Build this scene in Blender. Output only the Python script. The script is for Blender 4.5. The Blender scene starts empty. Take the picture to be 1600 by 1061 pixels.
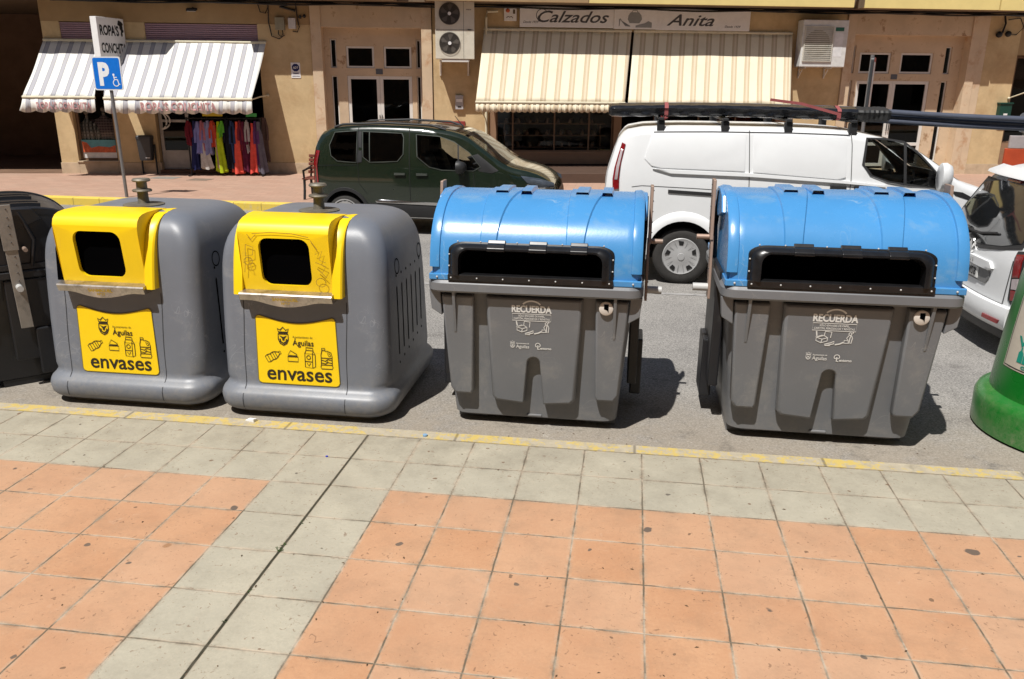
import bpy, math, random
from mathutils import Vector, Matrix
random.seed(7)
SC = bpy.context.scene
COL = SC.collection
R = math.radians
PI = math.pi

# ------------------------------------------------------------------ camera, sky, sun
cam_d = bpy.data.cameras.new('camera'); cam = bpy.data.objects.new('camera', cam_d); COL.objects.link(cam)
cam_d.sensor_width = 36.0; cam_d.sensor_fit = 'HORIZONTAL'
cam_d.lens = 36.0 * 1274.18 / 1600.0
cam_d.clip_end = 500; cam_d.clip_start = .05
cam.matrix_world = Matrix(((0.989564, -0.051125, 0.134719, 1.828367), (0.143834, 0.294326, -0.94482, -5.337192), (0.008653, 0.954337, 0.298608, 2.484663), (0.0, 0.0, 0.0, 1.0)))
SC.camera = cam
w = bpy.data.worlds.new("World"); SC.world = w; w.use_nodes = True
nt = w.node_tree; bg = nt.nodes['Background']
sky = nt.nodes.new('ShaderNodeTexSky'); sky.sky_type = 'NISHITA'; sky.sun_disc = False
SUN_EL, SUN_AZ = R(61.5), R(-114.5)          # azimuth measured from +X, direction towards the sun
sky.sun_elevation = SUN_EL
sky.sun_rotation = PI/2 - SUN_AZ
sky.air_density = 1.0; sky.dust_density = 1.0
nt.links.new(sky.outputs[0], bg.inputs[0]); bg.inputs[1].default_value = 0.05
sd = bpy.data.lights.new('sun', 'SUN'); sun = bpy.data.objects.new('sun', sd); COL.objects.link(sun)
sd.energy = 5.0; sd.angle = R(.53); sd.color = (1, .968, .92)
sv = Vector((math.cos(SUN_EL)*math.cos(SUN_AZ), math.cos(SUN_EL)*math.sin(SUN_AZ), math.sin(SUN_EL)))
sun.rotation_euler = sv.to_track_quat('Z', 'Y').to_euler()
SC.view_settings.view_transform = 'Standard'; SC.view_settings.look = 'None'
SC.view_settings.exposure = 0.18; SC.view_settings.gamma = 1.0
SC.view_settings.use_curve_mapping = False
SC.cycles.max_bounces = 6; SC.cycles.transparent_max_bounces = 12

# ------------------------------------------------------------------ materials
MATS = {}
def _base(name):
    m = bpy.data.materials.new(name); m.use_nodes = True
    n = m.node_tree.nodes; b = n['Principled BSDF']
    MATS[name] = m
    return m, m.node_tree, n, m.node_tree.links, b
def N(n, t, **kw):
    x = n.new(t)
    for k, v in kw.items(): setattr(x, k, v)
    return x
def mix(nt_, a, b, fac):
    x = nt_.nodes.new('ShaderNodeMix'); x.data_type = 'RGBA'
    for s, v in ((x.inputs[6], a), (x.inputs[7], b), (x.inputs[0], fac)):
        if hasattr(v, 'is_linked'): nt_.links.new(v, s)
        elif isinstance(v, (tuple, list)): s.default_value = (*v[:3], 1)
        else: s.default_value = v
    return x.outputs[2]
def mth(nt_, op, a, b=None, c=None):
    x = nt_.nodes.new('ShaderNodeMath'); x.operation = op
    for i, v in enumerate((a, b, c)):
        if v is None: continue
        if hasattr(v, 'is_linked'): nt_.links.new(v, x.inputs[i])
        else: x.inputs[i].default_value = v
    return x.outputs[0]
def coords(nt_): return nt_.nodes.new('ShaderNodeTexCoord').outputs['Object']
def noise(nt_, vec, scale, detail=4, rough=.6, dist=0):
    x = nt_.nodes.new('ShaderNodeTexNoise'); x.inputs['Scale'].default_value = scale
    x.inputs['Detail'].default_value = detail; x.inputs['Roughness'].default_value = rough
    x.inputs['Distortion'].default_value = dist
    if vec is not None: nt_.links.new(vec, x.inputs['Vector'])
    return x.outputs[0]
def ramp(nt_, v, a, b):
    x = nt_.nodes.new('ShaderNodeMapRange'); x.inputs[1].default_value = a; x.inputs[2].default_value = b
    nt_.links.new(v, x.inputs[0]); return x.outputs[0]
def bump(nt_, bs, h, strength=.3, dist=.01):
    x = nt_.nodes.new('ShaderNodeBump'); x.inputs['Strength'].default_value = strength
    x.inputs['Distance'].default_value = dist
    nt_.links.new(h, x.inputs['Height']); nt_.links.new(x.outputs[0], bs.inputs['Normal'])
def pm(name, col, rough=.5, metal=0., var=.12, scale=6., bmp=0., bscale=60., dirt=None, dlo=.55, dhi=.75, dscale=5., coat=0., spec=.5, scratch=None, dust=None):
    """general procedural surface: base colour with mottling, optional dirt / wear patches and fine bump"""
    if name in MATS: return MATS[name]
    m, t, n, l, b = _base(name)
    v = coords(t)
    f = noise(t, v, scale)
    f = ramp(t, f, .3, .7)
    lo = tuple(c*(1-var) for c in col); hi = tuple(min(1, c*(1+var)) for c in col)
    c = mix(t, lo, hi, f)
    if dirt:
        d = ramp(t, noise(t, v, dscale, 8, .7, .3), dlo, dhi)
        c = mix(t, c, dirt, d)
    if scratch:          # fine scuffs and scratches, and a few broader rubbed marks
        for sc_, dist_, wd_, am in ((3.1, 1.6, .006, .55), (7.3, .8, .008, .4)):
            s_ = noise(t, v, sc_, 2, .5, dist_); band = ramp(t, mth(t, 'ABSOLUTE', mth(t, 'SUBTRACT', s_, .5)), wd_, wd_*.3)
            c = mix(t, c, scratch, mth(t, 'MULTIPLY', mth(t, 'MULTIPLY', band, ramp(t, noise(t, v, 2.7, 5), .52, .66)), am))
        c = mix(t, c, scratch, mth(t, 'MULTIPLY', ramp(t, noise(t, v, 9, 10, .85), .60, .72), .35))
    if dust:             # pale road dust splashed low on the thing
        dcol, z0, z1 = dust; sp_ = N(n, 'ShaderNodeSeparateXYZ'); l.new(v, sp_.inputs[0])
        hgt = ramp(t, mth(t, 'ADD', sp_.outputs[2], mth(t, 'MULTIPLY', mth(t, 'SUBTRACT', noise(t, v, 5, 6), .5), .5)), z1, z0)
        c = mix(t, c, dcol, mth(t, 'MULTIPLY', mth(t, 'MULTIPLY', hgt, ramp(t, noise(t, v, 14, 8, .8), .35, .7)), .6))
    l.new(c, b.inputs['Base Color'])
    b.inputs['Metallic'].default_value = metal
    rr = ramp(t, noise(t, v, scale*2.3), 0, 1)
    x = n.new('ShaderNodeMapRange'); x.inputs[3].default_value = max(0, rough-.07); x.inputs[4].default_value = min(1, rough+.07)
    l.new(rr, x.inputs[0]); l.new(x.outputs[0], b.inputs['Roughness'])
    b.inputs['Specular IOR Level'].default_value = spec
    if coat:
        b.inputs['Coat Weight'].default_value = coat; b.inputs['Coat Roughness'].default_value = .05
    if bmp: bump(t, b, noise(t, v, bscale, 5), bmp, .004)
    return m
def flat(name, col, rough=.6, metal=0.):
    return pm(name, col, rough, metal, var=.05, scale=15)
def glass(name, tint=(.5,.52,.52), refl=1.0, ior=1.5):
    if name in MATS: return MATS[name]
    m = bpy.data.materials.new(name); m.use_nodes = True; MATS[name] = m
    t = m.node_tree; n = t.nodes; n.clear()
    o = n.new('ShaderNodeOutputMaterial'); tr = n.new('ShaderNodeBsdfTransparent'); g = n.new('ShaderNodeBsdfGlossy')
    tr.inputs[0].default_value = (*tint, 1); g.inputs['Roughness'].default_value = .02
    fr = n.new('ShaderNodeFresnel'); fr.inputs[0].default_value = ior
    f = mth(t, 'MULTIPLY', fr.outputs[0], refl)
    ms = n.new('ShaderNodeMixShader'); t.links.new(f, ms.inputs[0]); t.links.new(tr.outputs[0], ms.inputs[1]); t.links.new(g.outputs[0], ms.inputs[2])
    t.links.new(ms.outputs[0], o.inputs[0])
    return m

# ------------------------------------------------------------------ mesh builder
class MB:
    def __init__(s): s.v = []; s.f = []; s.mi = []; s.cur = 0
    def add(s, vs, fs):
        o = len(s.v); s.v += [tuple(p) for p in vs]
        for f in fs: s.f.append([i+o for i in f]); s.mi.append(s.cur)
        return s
    def mat(s, i): s.cur = i; return s
    def box(s, x0, x1, y0, y1, z0, z1, fn=None):
        vs = [(x0,y0,z0),(x1,y0,z0),(x1,y1,z0),(x0,y1,z0),(x0,y0,z1),(x1,y0,z1),(x1,y1,z1),(x0,y1,z1)]
        if fn: vs = [fn(*p) for p in vs]
        return s.add(vs, [(3,2,1,0),(4,5,6,7),(0,1,5,4),(1,2,6,5),(2,3,7,6),(3,0,4,7)])
    def loft(s, rings, cap=True, closed=True):
        n = len(rings[0]); vs = [p for r in rings for p in r]; fs = []
        for k in range(len(rings)-1):
            for i in range(n if closed else n-1):
                j = (i+1) % n
                fs.append((k*n+i, k*n+j, (k+1)*n+j, (k+1)*n+i))
        if cap:
            fs.append(tuple(range(n-1,-1,-1))); fs.append(tuple((len(rings)-1)*n+i for i in range(n)))
        return s.add(vs, fs)
    def prism(s, poly, a, b, ax='y', fn=None):
        """2-D polygon extruded along an axis; poly coords are the two other axes in x,y,z order"""
        def P(p, t):
            q = {'y': (p[0], t, p[1]), 'x': (t, p[0], p[1]), 'z': (p[0], p[1], t)}[ax]
            return fn(*q) if fn else q
        return s.loft([[P(p, a) for p in poly], [P(p, b) for p in poly]])
    def lathe(s, prof, n=24, fn=None, a0=0, a1=2*PI):
        """profile (r,z) turned about z; fn maps the point"""
        full = abs(a1-a0-2*PI) < 1e-6
        m = n if full else n+1
        vs = []
        for r, z in prof:
            for i in range(m):
                a = a0+(a1-a0)*i/n; p = (r*math.cos(a), r*math.sin(a), z)
                vs.append(fn(*p) if fn else p)
        fs = []
        for k in range(len(prof)-1):
            for i in range(n):
                j = (i+1) % m
                fs.append((k*m+i, k*m+j, (k+1)*m+j, (k+1)*m+i))
        if full:
            if prof[0][0] > 1e-6: fs.append(tuple(range(n-1,-1,-1)))
            if prof[-1][0] > 1e-6: fs.append(tuple((len(prof)-1)*m+i for i in range(n)))
        return s.add(vs, fs)
    def tube(s, pts, r, n=8, cap=True):
        pts = [Vector(p) for p in pts]; rings = []
        for i, p in enumerate(pts):
            d = (pts[min(i+1, len(pts)-1)]-pts[max(i-1, 0)]).normalized()
            up = Vector((0,0,1)) if abs(d.z) < .9 else Vector((1,0,0))
            a = d.cross(up).normalized(); b = a.cross(d)
            rr = r[i] if isinstance(r, (list, tuple)) else r
            rings.append([tuple(p + a*rr*math.cos(2*PI*k/n) + b*rr*math.sin(2*PI*k/n)) for k in range(n)])
        return s.loft(rings, cap)
    def disc(s, c, r, h, n=20, ax='z'):
        f = {'z': lambda x,y,z: (c[0]+x, c[1]+y, c[2]+z), 'y': lambda x,y,z: (c[0]+x, c[1]+z, c[2]+y), 'x': lambda x,y,z: (c[0]+z, c[1]+x, c[2]+y)}[ax]
        return s.lathe([(r,0),(r,h)], n, f)
    def ball(s, c, r, n=10, sq=(1,1,1)):
        prof = [(r*math.sin(PI*k/6)+1e-7, -r*math.cos(PI*k/6)) for k in range(7)]
        return s.lathe(prof, n, lambda x,y,z: (c[0]+x*sq[0], c[1]+y*sq[1], c[2]+z*sq[2]))
    def patch(s, poly, fn, thick=0):
        """flat n-gon mapped by fn(a,b)"""
        return s.add([fn(*p) for p in poly], [tuple(range(len(poly)))])
    def ring(s, outer, inner, fn):
        n = len(outer); vs = [fn(*p) for p in outer]+[fn(*p) for p in inner]
        return s.add(vs, [(i, (i+1)%n, n+(i+1)%n, n+i) for i in range(n)])
    def ribbon(s, pts, wd, fn, closed=False):
        """line of constant width in a 2-D drawing plane"""
        P = [Vector(p) for p in pts]; n = len(P); L = []; Rr = []
        for i in range(n):
            if closed: d = P[(i+1)%n]-P[i-1]
            else: d = P[min(i+1,n-1)]-P[max(i-1,0)]
            if d.length < 1e-9: d = Vector((1,0))
            d.normalize(); q = Vector((-d.y, d.x))*wd/2
            L.append(P[i]+q); Rr.append(P[i]-q)
        vs = [fn(*p) for p in L]+[fn(*p) for p in Rr]
        return s.add(vs, [(i, n+i, n+(i+1)%n, (i+1)%n) for i in range(n if closed else n-1)])
    def build(s, name, mats, parent=None, smooth=35, bevel=0, seg=2, loc=None):
        me = bpy.data.meshes.new(name); me.from_pydata(s.v, [], s.f); me.update()
        if not isinstance(mats, (list, tuple)): mats = [mats]
        for m in mats: me.materials.append(m)
        for p, i in zip(me.polygons, s.mi): p.material_index = i
        o = bpy.data.objects.new(name, me); COL.objects.link(o)
        if parent: o.parent = parent
        if loc: o.location = loc
        finish(o, smooth, bevel, seg)
        return o
def finish(o, smooth=35, bevel=0, seg=2):
    import bmesh
    bm = bmesh.new(); bm.from_mesh(o.data); bmesh.ops.recalc_face_normals(bm, faces=bm.faces); bm.to_mesh(o.data); bm.free()
    if smooth:
        for p in o.data.polygons: p.use_smooth = True
        o.data.set_sharp_from_angle(angle=R(smooth))
    if bevel:
        b = o.modifiers.new('bevel', 'BEVEL'); b.width = bevel; b.segments = seg; b.limit_method = 'ANGLE'; b.angle_limit = R(40)
def bar(name, m, parent, *a, bevel=0, fn=None):
    """one box as a part of its own"""
    g = MB(); g.box(*a, fn); return g.build(name, m, parent, smooth=0, bevel=bevel)
def studs(name, m, parent, pts, r):
    """small bolt heads, one part each, sharing one mesh"""
    g = MB(); g.ball((0,0,0), r, 8); o = g.build(name, m, parent, loc=pts[0])
    for p in pts[1:]:
        c = o.copy(); COL.objects.link(c); c.parent = parent; c.location = p
def tag(o, label=None, cat=None, group=None, kind=None):
    if label: o['label'] = label
    if cat: o['category'] = cat
    if group: o['group'] = group
    if kind: o['kind'] = kind
    return o
def thing(name, label, cat, loc=(0,0,0), rz=0, group=None, sc=1):
    o = bpy.data.objects.new(name, None); COL.objects.link(o); o.location = loc; o.rotation_euler = (0,0,rz)
    o.scale = (sc, sc, sc); o.empty_display_size = .2
    return tag(o, label, cat, group)
def copy_tree(o, parent=None):
    c = o.copy(); COL.objects.link(c); c.parent = parent
    for ch in list(o.children): copy_tree(ch, c)
    return c
def rrect(hw0, hw1, y0, y1, r, n=5):
    """rounded rectangle in 2-D, counter-clockwise"""
    pts = []
    for cx, cy, a in ((hw1-r, y0+r, -90), (hw1-r, y1-r, 0), (hw0+r, y1-r, 90), (hw0+r, y0+r, 180)):
        for k in range(n+1):
            t = R(a+90*k/n); pts.append((cx+r*math.cos(t), cy+r*math.sin(t)))
    return pts
def interp(pts, x):
    if x <= pts[0][0]: return pts[0][1]
    for (a, b), (c, d) in zip(pts, pts[1:]):
        if x <= c: return b+(d-b)*(x-a)/(c-a)
    return pts[-1][1]
def smoothi(pts, x):
    """smooth (monotone cubic-like) interpolation"""
    if x <= pts[0][0]: return pts[0][1]
    if x >= pts[-1][0]: return pts[-1][1]
    for i in range(len(pts)-1):
        if x <= pts[i+1][0]:
            x0, y0 = pts[i]; x1, y1 = pts[i+1]; h = x1-x0
            def sl(k):
                if k == 0: return (pts[1][1]-pts[0][1])/(pts[1][0]-pts[0][0])
                if k == len(pts)-1: return (pts[-1][1]-pts[-2][1])/(pts[-1][0]-pts[-2][0])
                a = (pts[k][1]-pts[k-1][1])/(pts[k][0]-pts[k-1][0]); b = (pts[k+1][1]-pts[k][1])/(pts[k+1][0]-pts[k][0])
                return 0 if a*b <= 0 else 2*a*b/(a+b)
            m0, m1 = sl(i), sl(i+1); t = (x-x0)/h
            return (2*t**3-3*t*t+1)*y0+(t**3-2*t*t+t)*h*m0+(-2*t**3+3*t*t)*y1+(t**3-t*t)*h*m1
_tc = {}
def text2d(s, size=1, bold=0., shear=0., sx=1., spacing=1.):
    """outline text as 2-D triangles (built-in font), centred on its own box"""
    k = (s, bold, shear, spacing)
    if k not in _tc:
        cu = bpy.data.curves.new('t', 'FONT'); cu.body = s; cu.resolution_u = 3; cu.offset = bold; cu.shear = shear; cu.space_character = spacing
        o = bpy.data.objects.new('t', cu); COL.objects.link(o)
        dg = bpy.context.evaluated_depsgraph_get(); me = bpy.data.meshes.new_from_object(o.evaluated_get(dg))
        _tc[k] = ([(v.co.x, v.co.y) for v in me.vertices], [tuple(p.vertices) for p in me.polygons])
        bpy.data.objects.remove(o); bpy.data.curves.remove(cu); bpy.data.meshes.remove(me)
    vs, fs = _tc[k]
    x0 = min(v[0] for v in vs); x1 = max(v[0] for v in vs)
    cx = (x0+x1)/2
    return [((x-cx)*size*sx, y*size) for x, y in vs], fs, (x1-x0)*size*sx
def put_text(mb, s, cx, cy, fn, width=None, size=.1, bold=0., shear=0., spacing=1., h=None):
    """text centred at cx with base line cy; width fits the text, h sets the letter size"""
    vs, fs, wd = text2d(s, 1, bold, shear, 1, spacing)
    sz = h/.72 if h else size
    sx = (width/wd) if width else sz
    if not h and width: sz = sx
    mb.add([fn(cx+x*sx, cy+y*sz) for x, y in vs], fs)
# ------------------------------------------------------------------ setting: ground
ROAD = -.12
def pavement_mat():
    m, t, n, l, b = _base('pavement_tiles')
    v = coords(t); sep = N(n, 'ShaderNodeSeparateXYZ'); l.new(v, sep.inputs[0]); X, Y = sep.outputs[0], sep.outputs[1]
    fx = mth(t, 'FRACT', mth(t, 'MULTIPLY', X, 2.5)); fy = mth(t, 'FRACT', mth(t, 'MULTIPLY', Y, 2.5))
    wob = mth(t, 'MULTIPLY', mth(t, 'SUBTRACT', noise(t, v, 9, 3), .5), .022)
    dx = mth(t, 'ABSOLUTE', mth(t, 'SUBTRACT', mth(t, 'ADD', fx, wob), .5)); dy = mth(t, 'ABSOLUTE', mth(t, 'SUBTRACT', mth(t, 'ADD', fy, wob), .5))
    d = mth(t, 'SUBTRACT', .5, mth(t, 'MAXIMUM', dx, dy))                # distance to the joint, in tiles
    ix = mth(t, 'FLOOR', mth(t, 'MULTIPLY', X, 2.5)); iy = mth(t, 'FLOOR', mth(t, 'MULTIPLY', Y, 2.5))
    cb = N(n, 'ShaderNodeCombineXYZ'); l.new(ix, cb.inputs[0]); l.new(iy, cb.inputs[1])
    wn = N(n, 'ShaderNodeTexWhiteNoise'); l.new(cb.outputs[0], wn.inputs[0])
    # grey: two rows along the kerb and a band two tiles wide across; the rest terracotta
    g1 = mth(t, 'GREATER_THAN', Y, -.8); g2 = mth(t, 'LESS_THAN', mth(t, 'ABSOLUTE', X), .4)
    grey = mth(t, 'MAXIMUM', g1, g2)
    fine = ramp(t, noise(t, v, 55, 6, .7), .25, .75); cloud = ramp(t, noise(t, v, 1.7, 5, .6), .3, .7)
    og = mix(t, (.445, .228, .118), (.54, .312, .176), cloud); og = mix(t, og, (.36, .17, .09), mth(t, 'MULTIPLY', fine, .42))
    gr = mix(t, (.375, .338, .262), (.485, .437, .335), cloud); gr = mix(t, gr, (.28, .265, .21), mth(t, 'MULTIPLY', fine, .5))
    c = mix(t, og, gr, grey)
    tv = mth(t, 'MULTIPLY', wn.outputs[0], .42)
    c = mix(t, c, mix(t, (.52, .35, .24), (.42, .39, .31), grey), tv)
    # worn pale edges, then the joint: pale mortar in some, dirt in others
    edge = ramp(t, d, .06, .015)
    c = mix(t, c, (.47, .37, .27), mth(t, 'MULTIPLY', edge, mth(t, 'MULTIPLY', ramp(t, noise(t, v, 13, 6, .7), .42, .62), .6)))
    jn = noise(t, v, 3.2, 5, .7)
    jc = mix(t, (.11, .092, .062), (.44, .36, .27), ramp(t, mth(t, 'ADD', jn, mth(t, 'MULTIPLY', mth(t, 'GREATER_THAN', dy, dx), .06)), .44, .60))
    joint = mth(t, 'MULTIPLY', ramp(t, d, .016, .008), .9)
    c = mix(t, c, jc, joint)
    # the open dark joint along the middle of the grey band
    mid = ramp(t, mth(t, 'ABSOLUTE', mth(t, 'ADD', X, mth(t, 'MULTIPLY', wob, .3))), .011, .006)
    c = mix(t, c, (.035, .032, .018), mid)
    # grime spreading from the joints, dark streaks, plus painted-in brightness falloff
    gm = mth(t, 'MULTIPLY', ramp(t, noise(t, v, 4.5, 9, .78), .47, .74), mth(t, 'ADD', mth(t, 'MULTIPLY', edge, .65), .26))
    gm = mth(t, 'ADD', gm, mth(t, 'MULTIPLY', ramp(t, Y, -1.3, -.05), mth(t, 'MULTIPLY', ramp(t, noise(t, v, 2.6, 9, .75), .3, .65), .34)))  # patchy darkening towards the kerb: brightness falloff put into the tile colour
    c = mix(t, c, (.13, .11, .08), gm)
    c = mix(t, c, (.62, .47, .35), mth(t, 'MULTIPLY', ramp(t, noise(t, v, 6.5, 8, .8, .8), .60, .74), .30))
    # old chewing gum and drips: sparse spots of several sizes
    for sc, th, lim, colr in ((2.1, .058, .55, (.075, .068, .06)), (3.7, .055, .50, (.10, .085, .07)), (7.5, .09, .22, (.16, .10, .06)), (1.5, .035, .10, (.30, .16, .08))):
        vo = N(n, 'ShaderNodeTexVoronoi'); vo.inputs['Scale'].default_value = sc; vo.inputs['Randomness'].default_value = 1
        vv = N(n, 'ShaderNodeVectorMath', operation='ADD'); l.new(v, vv.inputs[0])
        ns = N(n, 'ShaderNodeTexNoise'); ns.inputs['Scale'].default_value = 14; l.new(v, ns.inputs['Vector'])
        sc2 = N(n, 'ShaderNodeVectorMath', operation='SCALE'); sc2.inputs['Scale'].default_value = .05; l.new(ns.outputs['Color'], sc2.inputs[0]); l.new(sc2.outputs[0], vv.inputs[1])
        l.new(vv.outputs[0], vo.inputs['Vector'])
        sp = N(n, 'ShaderNodeSeparateColor'); l.new(vo.outputs['Color'], sp.inputs[0])
        on = mth(t, 'LESS_THAN', sp.outputs[0], lim)
        rad = mth(t, 'MULTIPLY', mth(t, 'ADD', sp.outputs[1], .35), th)
        s_ = ramp(t, mth(t, 'SUBTRACT', vo.outputs['Distance'], rad), .012, 0)
        c = mix(t, c, colr, mth(t, 'MULTIPLY', mth(t, 'MULTIPLY', s_, on), .85))
    # short scratches
    wv = N(n, 'ShaderNodeTexNoise'); wv.inputs['Scale'].default_value = 22; wv.inputs['Detail'].default_value = 2; wv.inputs['Distortion'].default_value = 2.2; l.new(v, wv.inputs['Vector'])
    c = mix(t, c, (.17, .10, .06), mth(t, 'MULTIPLY', ramp(t, wv.outputs[0], .66, .72), .6))
    l.new(c, b.inputs['Base Color']); b.inputs['Roughness'].default_value = .82; b.inputs['Specular IOR Level'].default_value = .3
    h = mth(t, 'ADD', mth(t, 'MULTIPLY', ramp(t, d, .0, .02), 1.0), mth(t, 'MULTIPLY', fine, .12))
    h = mth(t, 'ADD', h, mth(t, 'MULTIPLY', wn.outputs[0], .25))
    bump(t, b, h, .5, .006)
    return m
def road_mat():
    m, t, n, l, b = _base('asphalt')
    v = coords(t); sep = N(n, 'ShaderNodeSeparateXYZ'); l.new(v, sep.inputs[0])
    ag = noise(t, v, 60, 5, .85); cl = ramp(t, noise(t, v, .9, 8, .72), .33, .67); md = ramp(t, noise(t, v, 5, 9, .75), .45, .75)
    c = mix(t, (.20, .19, .178), (.285, .27, .25), cl)
    c = mix(t, c, (.44, .42, .39), ramp(t, ag, .52, .66)); c = mix(t, c, (.085, .082, .078), ramp(t, ag, .49, .36))
    # dusty brown gutter beside the near kerb
    gut = mth(t, 'MULTIPLY', ramp(t, sep.outputs[1], 1.7, .25), ramp(t, mth(t, 'ADD', noise(t, v, 2.2, 6, .7), mth(t, 'MULTIPLY', md, .15)), .25, .55))
    c = mix(t, c, (.30, .25, .185), mth(t, 'MULTIPLY', gut, .7))
    c = mix(t, c, (.055, .05, .045), mth(t, 'MULTIPLY', ramp(t, noise(t, v, 2.3, 10, .8), .55, .70), .62))
    c = mix(t, c, (.44, .41, .36), mth(t, 'MULTIPLY', ramp(t, noise(t, v, 7, 9, .8, .6), .60, .66), ramp(t, sep.outputs[1], 1.3, .4)))
    l.new(c, b.inputs['Base Color']); b.inputs['Roughness'].default_value = .88; b.inputs['Specular IOR Level'].default_value = .25
    bump(t, b, mth(t, 'ADD', ag, mth(t, 'MULTIPLY', md, .3)), .35, .006)
    return m
def kerb_mat(name, wear0, wear1, yel, base, period):
    m, t, n, l, b = _base(name)
    v = coords(t); sep = N(n, 'ShaderNodeSeparateXYZ'); l.new(v, sep.inputs[0])
    c = mix(t, base, tuple(x*1.35 for x in base), ramp(t, noise(t, v, 12, 6, .7), .3, .7))
    patch = noise(t, v, 1.7, 4); wear = mth(t, 'ADD', mth(t, 'MULTIPLY', noise(t, v, 16, 8, .75), .75), mth(t, 'MULTIPLY', patch, .5))
    paint = ramp(t, wear, wear0, wear1)
    c = mix(t, c, yel, mth(t, 'MULTIPLY', paint, .9))
    c = mix(t, c, (.12, .105, .08), mth(t, 'MULTIPLY', ramp(t, noise(t, v, 7, 8, .7), .56, .72), .55))
    f = mth(t, 'ABSOLUTE', mth(t, 'SUBTRACT', mth(t, 'FRACT', mth(t, 'DIVIDE', sep.outputs[0], period)), .5))
    c = mix(t, c, (.06, .05, .04), mth(t, 'MULTIPLY', ramp(t, f, .014/period, .005/period), .55))
    l.new(c, b.inputs['Base Color']); b.inputs['Roughness'].default_value = .8
    bump(t, b, noise(t, v, 25, 8, .75), .6, .012)
    return m
def far_pave_mat():
    m, t, n, l, b = _base('pink_paving')
    v = coords(t); bk = N(n, 'ShaderNodeTexBrick'); l.new(v, bk.inputs['Vector'])
    bk.inputs['Scale'].default_value = 1; bk.inputs['Brick Width'].default_value = .42; bk.inputs['Row Height'].default_value = .21
    bk.inputs['Mortar Size'].default_value = .008; bk.inputs['Color1'].default_value = (.37, .225, .16, 1); bk.inputs['Color2'].default_value = (.43, .27, .195, 1)
    bk.inputs['Mortar'].default_value = (.27, .18, .13, 1)
    c = mix(t, bk.outputs[0], (.36, .25, .185), mth(t, 'MULTIPLY', ramp(t, noise(t, v, .9, 7, .7), .42, .7), .6))
    l.new(c, b.inputs['Base Color']); b.inputs['Roughness'].default_value = .85
    bump(t, b, bk.outputs[1], -.3, .004)
    return m
def sheet(name, x0, x1, y0, y1, z, m):
    return tag(MB().add([(x0,y0,z),(x1,y0,z),(x1,y1,z),(x0,y1,z)], [(0,1,2,3)]).build(name, m, smooth=0), kind='structure')
sheet('road', -60, 60, .07, 11.15, ROAD, road_mat())
b_ = MB(); b_.box(-40, 40, -14, 0, -.3, 0)
tag(b_.build('pavement', pavement_mat(), smooth=0), kind='structure')
def kerb(name, y0, y1, z, m, top_round=.02):
    k = MB(); pr = [(y0, -.3), (y1, -.3), (y1, z-top_round), (y1-top_round*.4, z-.005), (y1-top_round, z), (y0, z)] if y0 < 5 else [(y0, -.3), (y1, -.3), (y1, z), (y0+top_round, z), (y0+top_round*.4, z-.005), (y0, z-top_round)]
    k.prism(pr, -40, 40, 'x')
    return tag(k.build(name, m, smooth=0), kind='structure')
kerb('kerb', .003, .15, .003, kerb_mat('worn_yellow_kerb', .612, .672, (.54, .40, .10), (.345, .30, .22), 1.3))
kerb('kerb', 11.03, 11.24, .045, kerb_mat('painted_yellow_kerb', .42, .55, (.70, .50, .05), (.42, .37, .27), .62))
fp = MB(); fp.add([(-60,11.24,.02),(60,11.24,.02),(60,45,.02),(-60,45,.02)], [(0,1,2,3)])
tag(fp.build('pavement', far_pave_mat(), smooth=0), kind='structure')
# worn parking line on the carriageway
ln = MB()
for i in range(26):
    x = -9+i*.8
    if i % 5 != 3: ln.add([(x, 5.20, ROAD+.004), (x+.78, 5.20, ROAD+.004), (x+.78, 5.28, ROAD+.004), (x, 5.28, ROAD+.004)], [(0,1,2,3)])
tag(ln.build('road_marking', pm('worn_white_line', (.30,.29,.28), .85, var=.3, scale=9), smooth=0), kind='structure')

# ------------------------------------------------------------------ apartment building
YAW = .222
O = Vector((-8.5, 16.8, .02))
UX = Vector((math.cos(YAW), math.sin(YAW), 0)); NV = Vector((math.sin(YAW), -math.cos(YAW), 0))
def fpos(u, out, z): return O + UX*u + NV*out + Vector((0,0,z))
def fthing(name, label, cat, u, out, z, group=None): return thing(name, label, cat, fpos(u,out,z), YAW, group)
bld = fthing('apartment_building', 'tan rendered apartment building with shops and marble doorways at street level', 'building', 0, 0, 0)
M_wall = pm('tan_render', (.57,.43,.245), .9, var=.10, scale=2.5, bmp=.5, bscale=70, dirt=(.40,.27,.14), dlo=.46, dhi=.8, dscale=1.3, spec=.2)
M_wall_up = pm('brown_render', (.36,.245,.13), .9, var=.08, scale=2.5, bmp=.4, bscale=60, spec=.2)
M_plinth = pm('stone_plinth', (.50,.385,.26), .8, var=.12, scale=4, bmp=.3, dirt=(.33,.25,.16), dlo=.5, dhi=.8, dscale=3)
M_marble = pm('cream_marble', (.60,.465,.32), .45, var=.10, scale=1.6, dirt=(.46,.27,.15), dlo=.52, dhi=.7, dscale=2.6)
M_marble2 = pm('veined_marble', (.56,.435,.30), .4, var=.14, scale=1.2, dirt=(.30,.18,.095), dlo=.57, dhi=.66, dscale=2.4)
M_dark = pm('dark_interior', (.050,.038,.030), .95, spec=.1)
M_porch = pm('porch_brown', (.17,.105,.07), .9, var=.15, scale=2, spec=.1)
M_alu = pm('white_aluminium', (.66,.64,.60), .45, var=.04)
M_alu_w = pm('brown_aluminium', (.17,.105,.065), .5, var=.08)
M_shop = pm('brown_shopfront', (.27,.165,.10), .5, var=.08)
M_yellow_b = pm('yellow_balcony', (.74,.60,.24), .85, var=.06, scale=2)
M_glass = glass('window_glass', (.80,.81,.80), .8)
M_glass_d = glass('dark_glass', (.5,.48,.45), .8)
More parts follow.
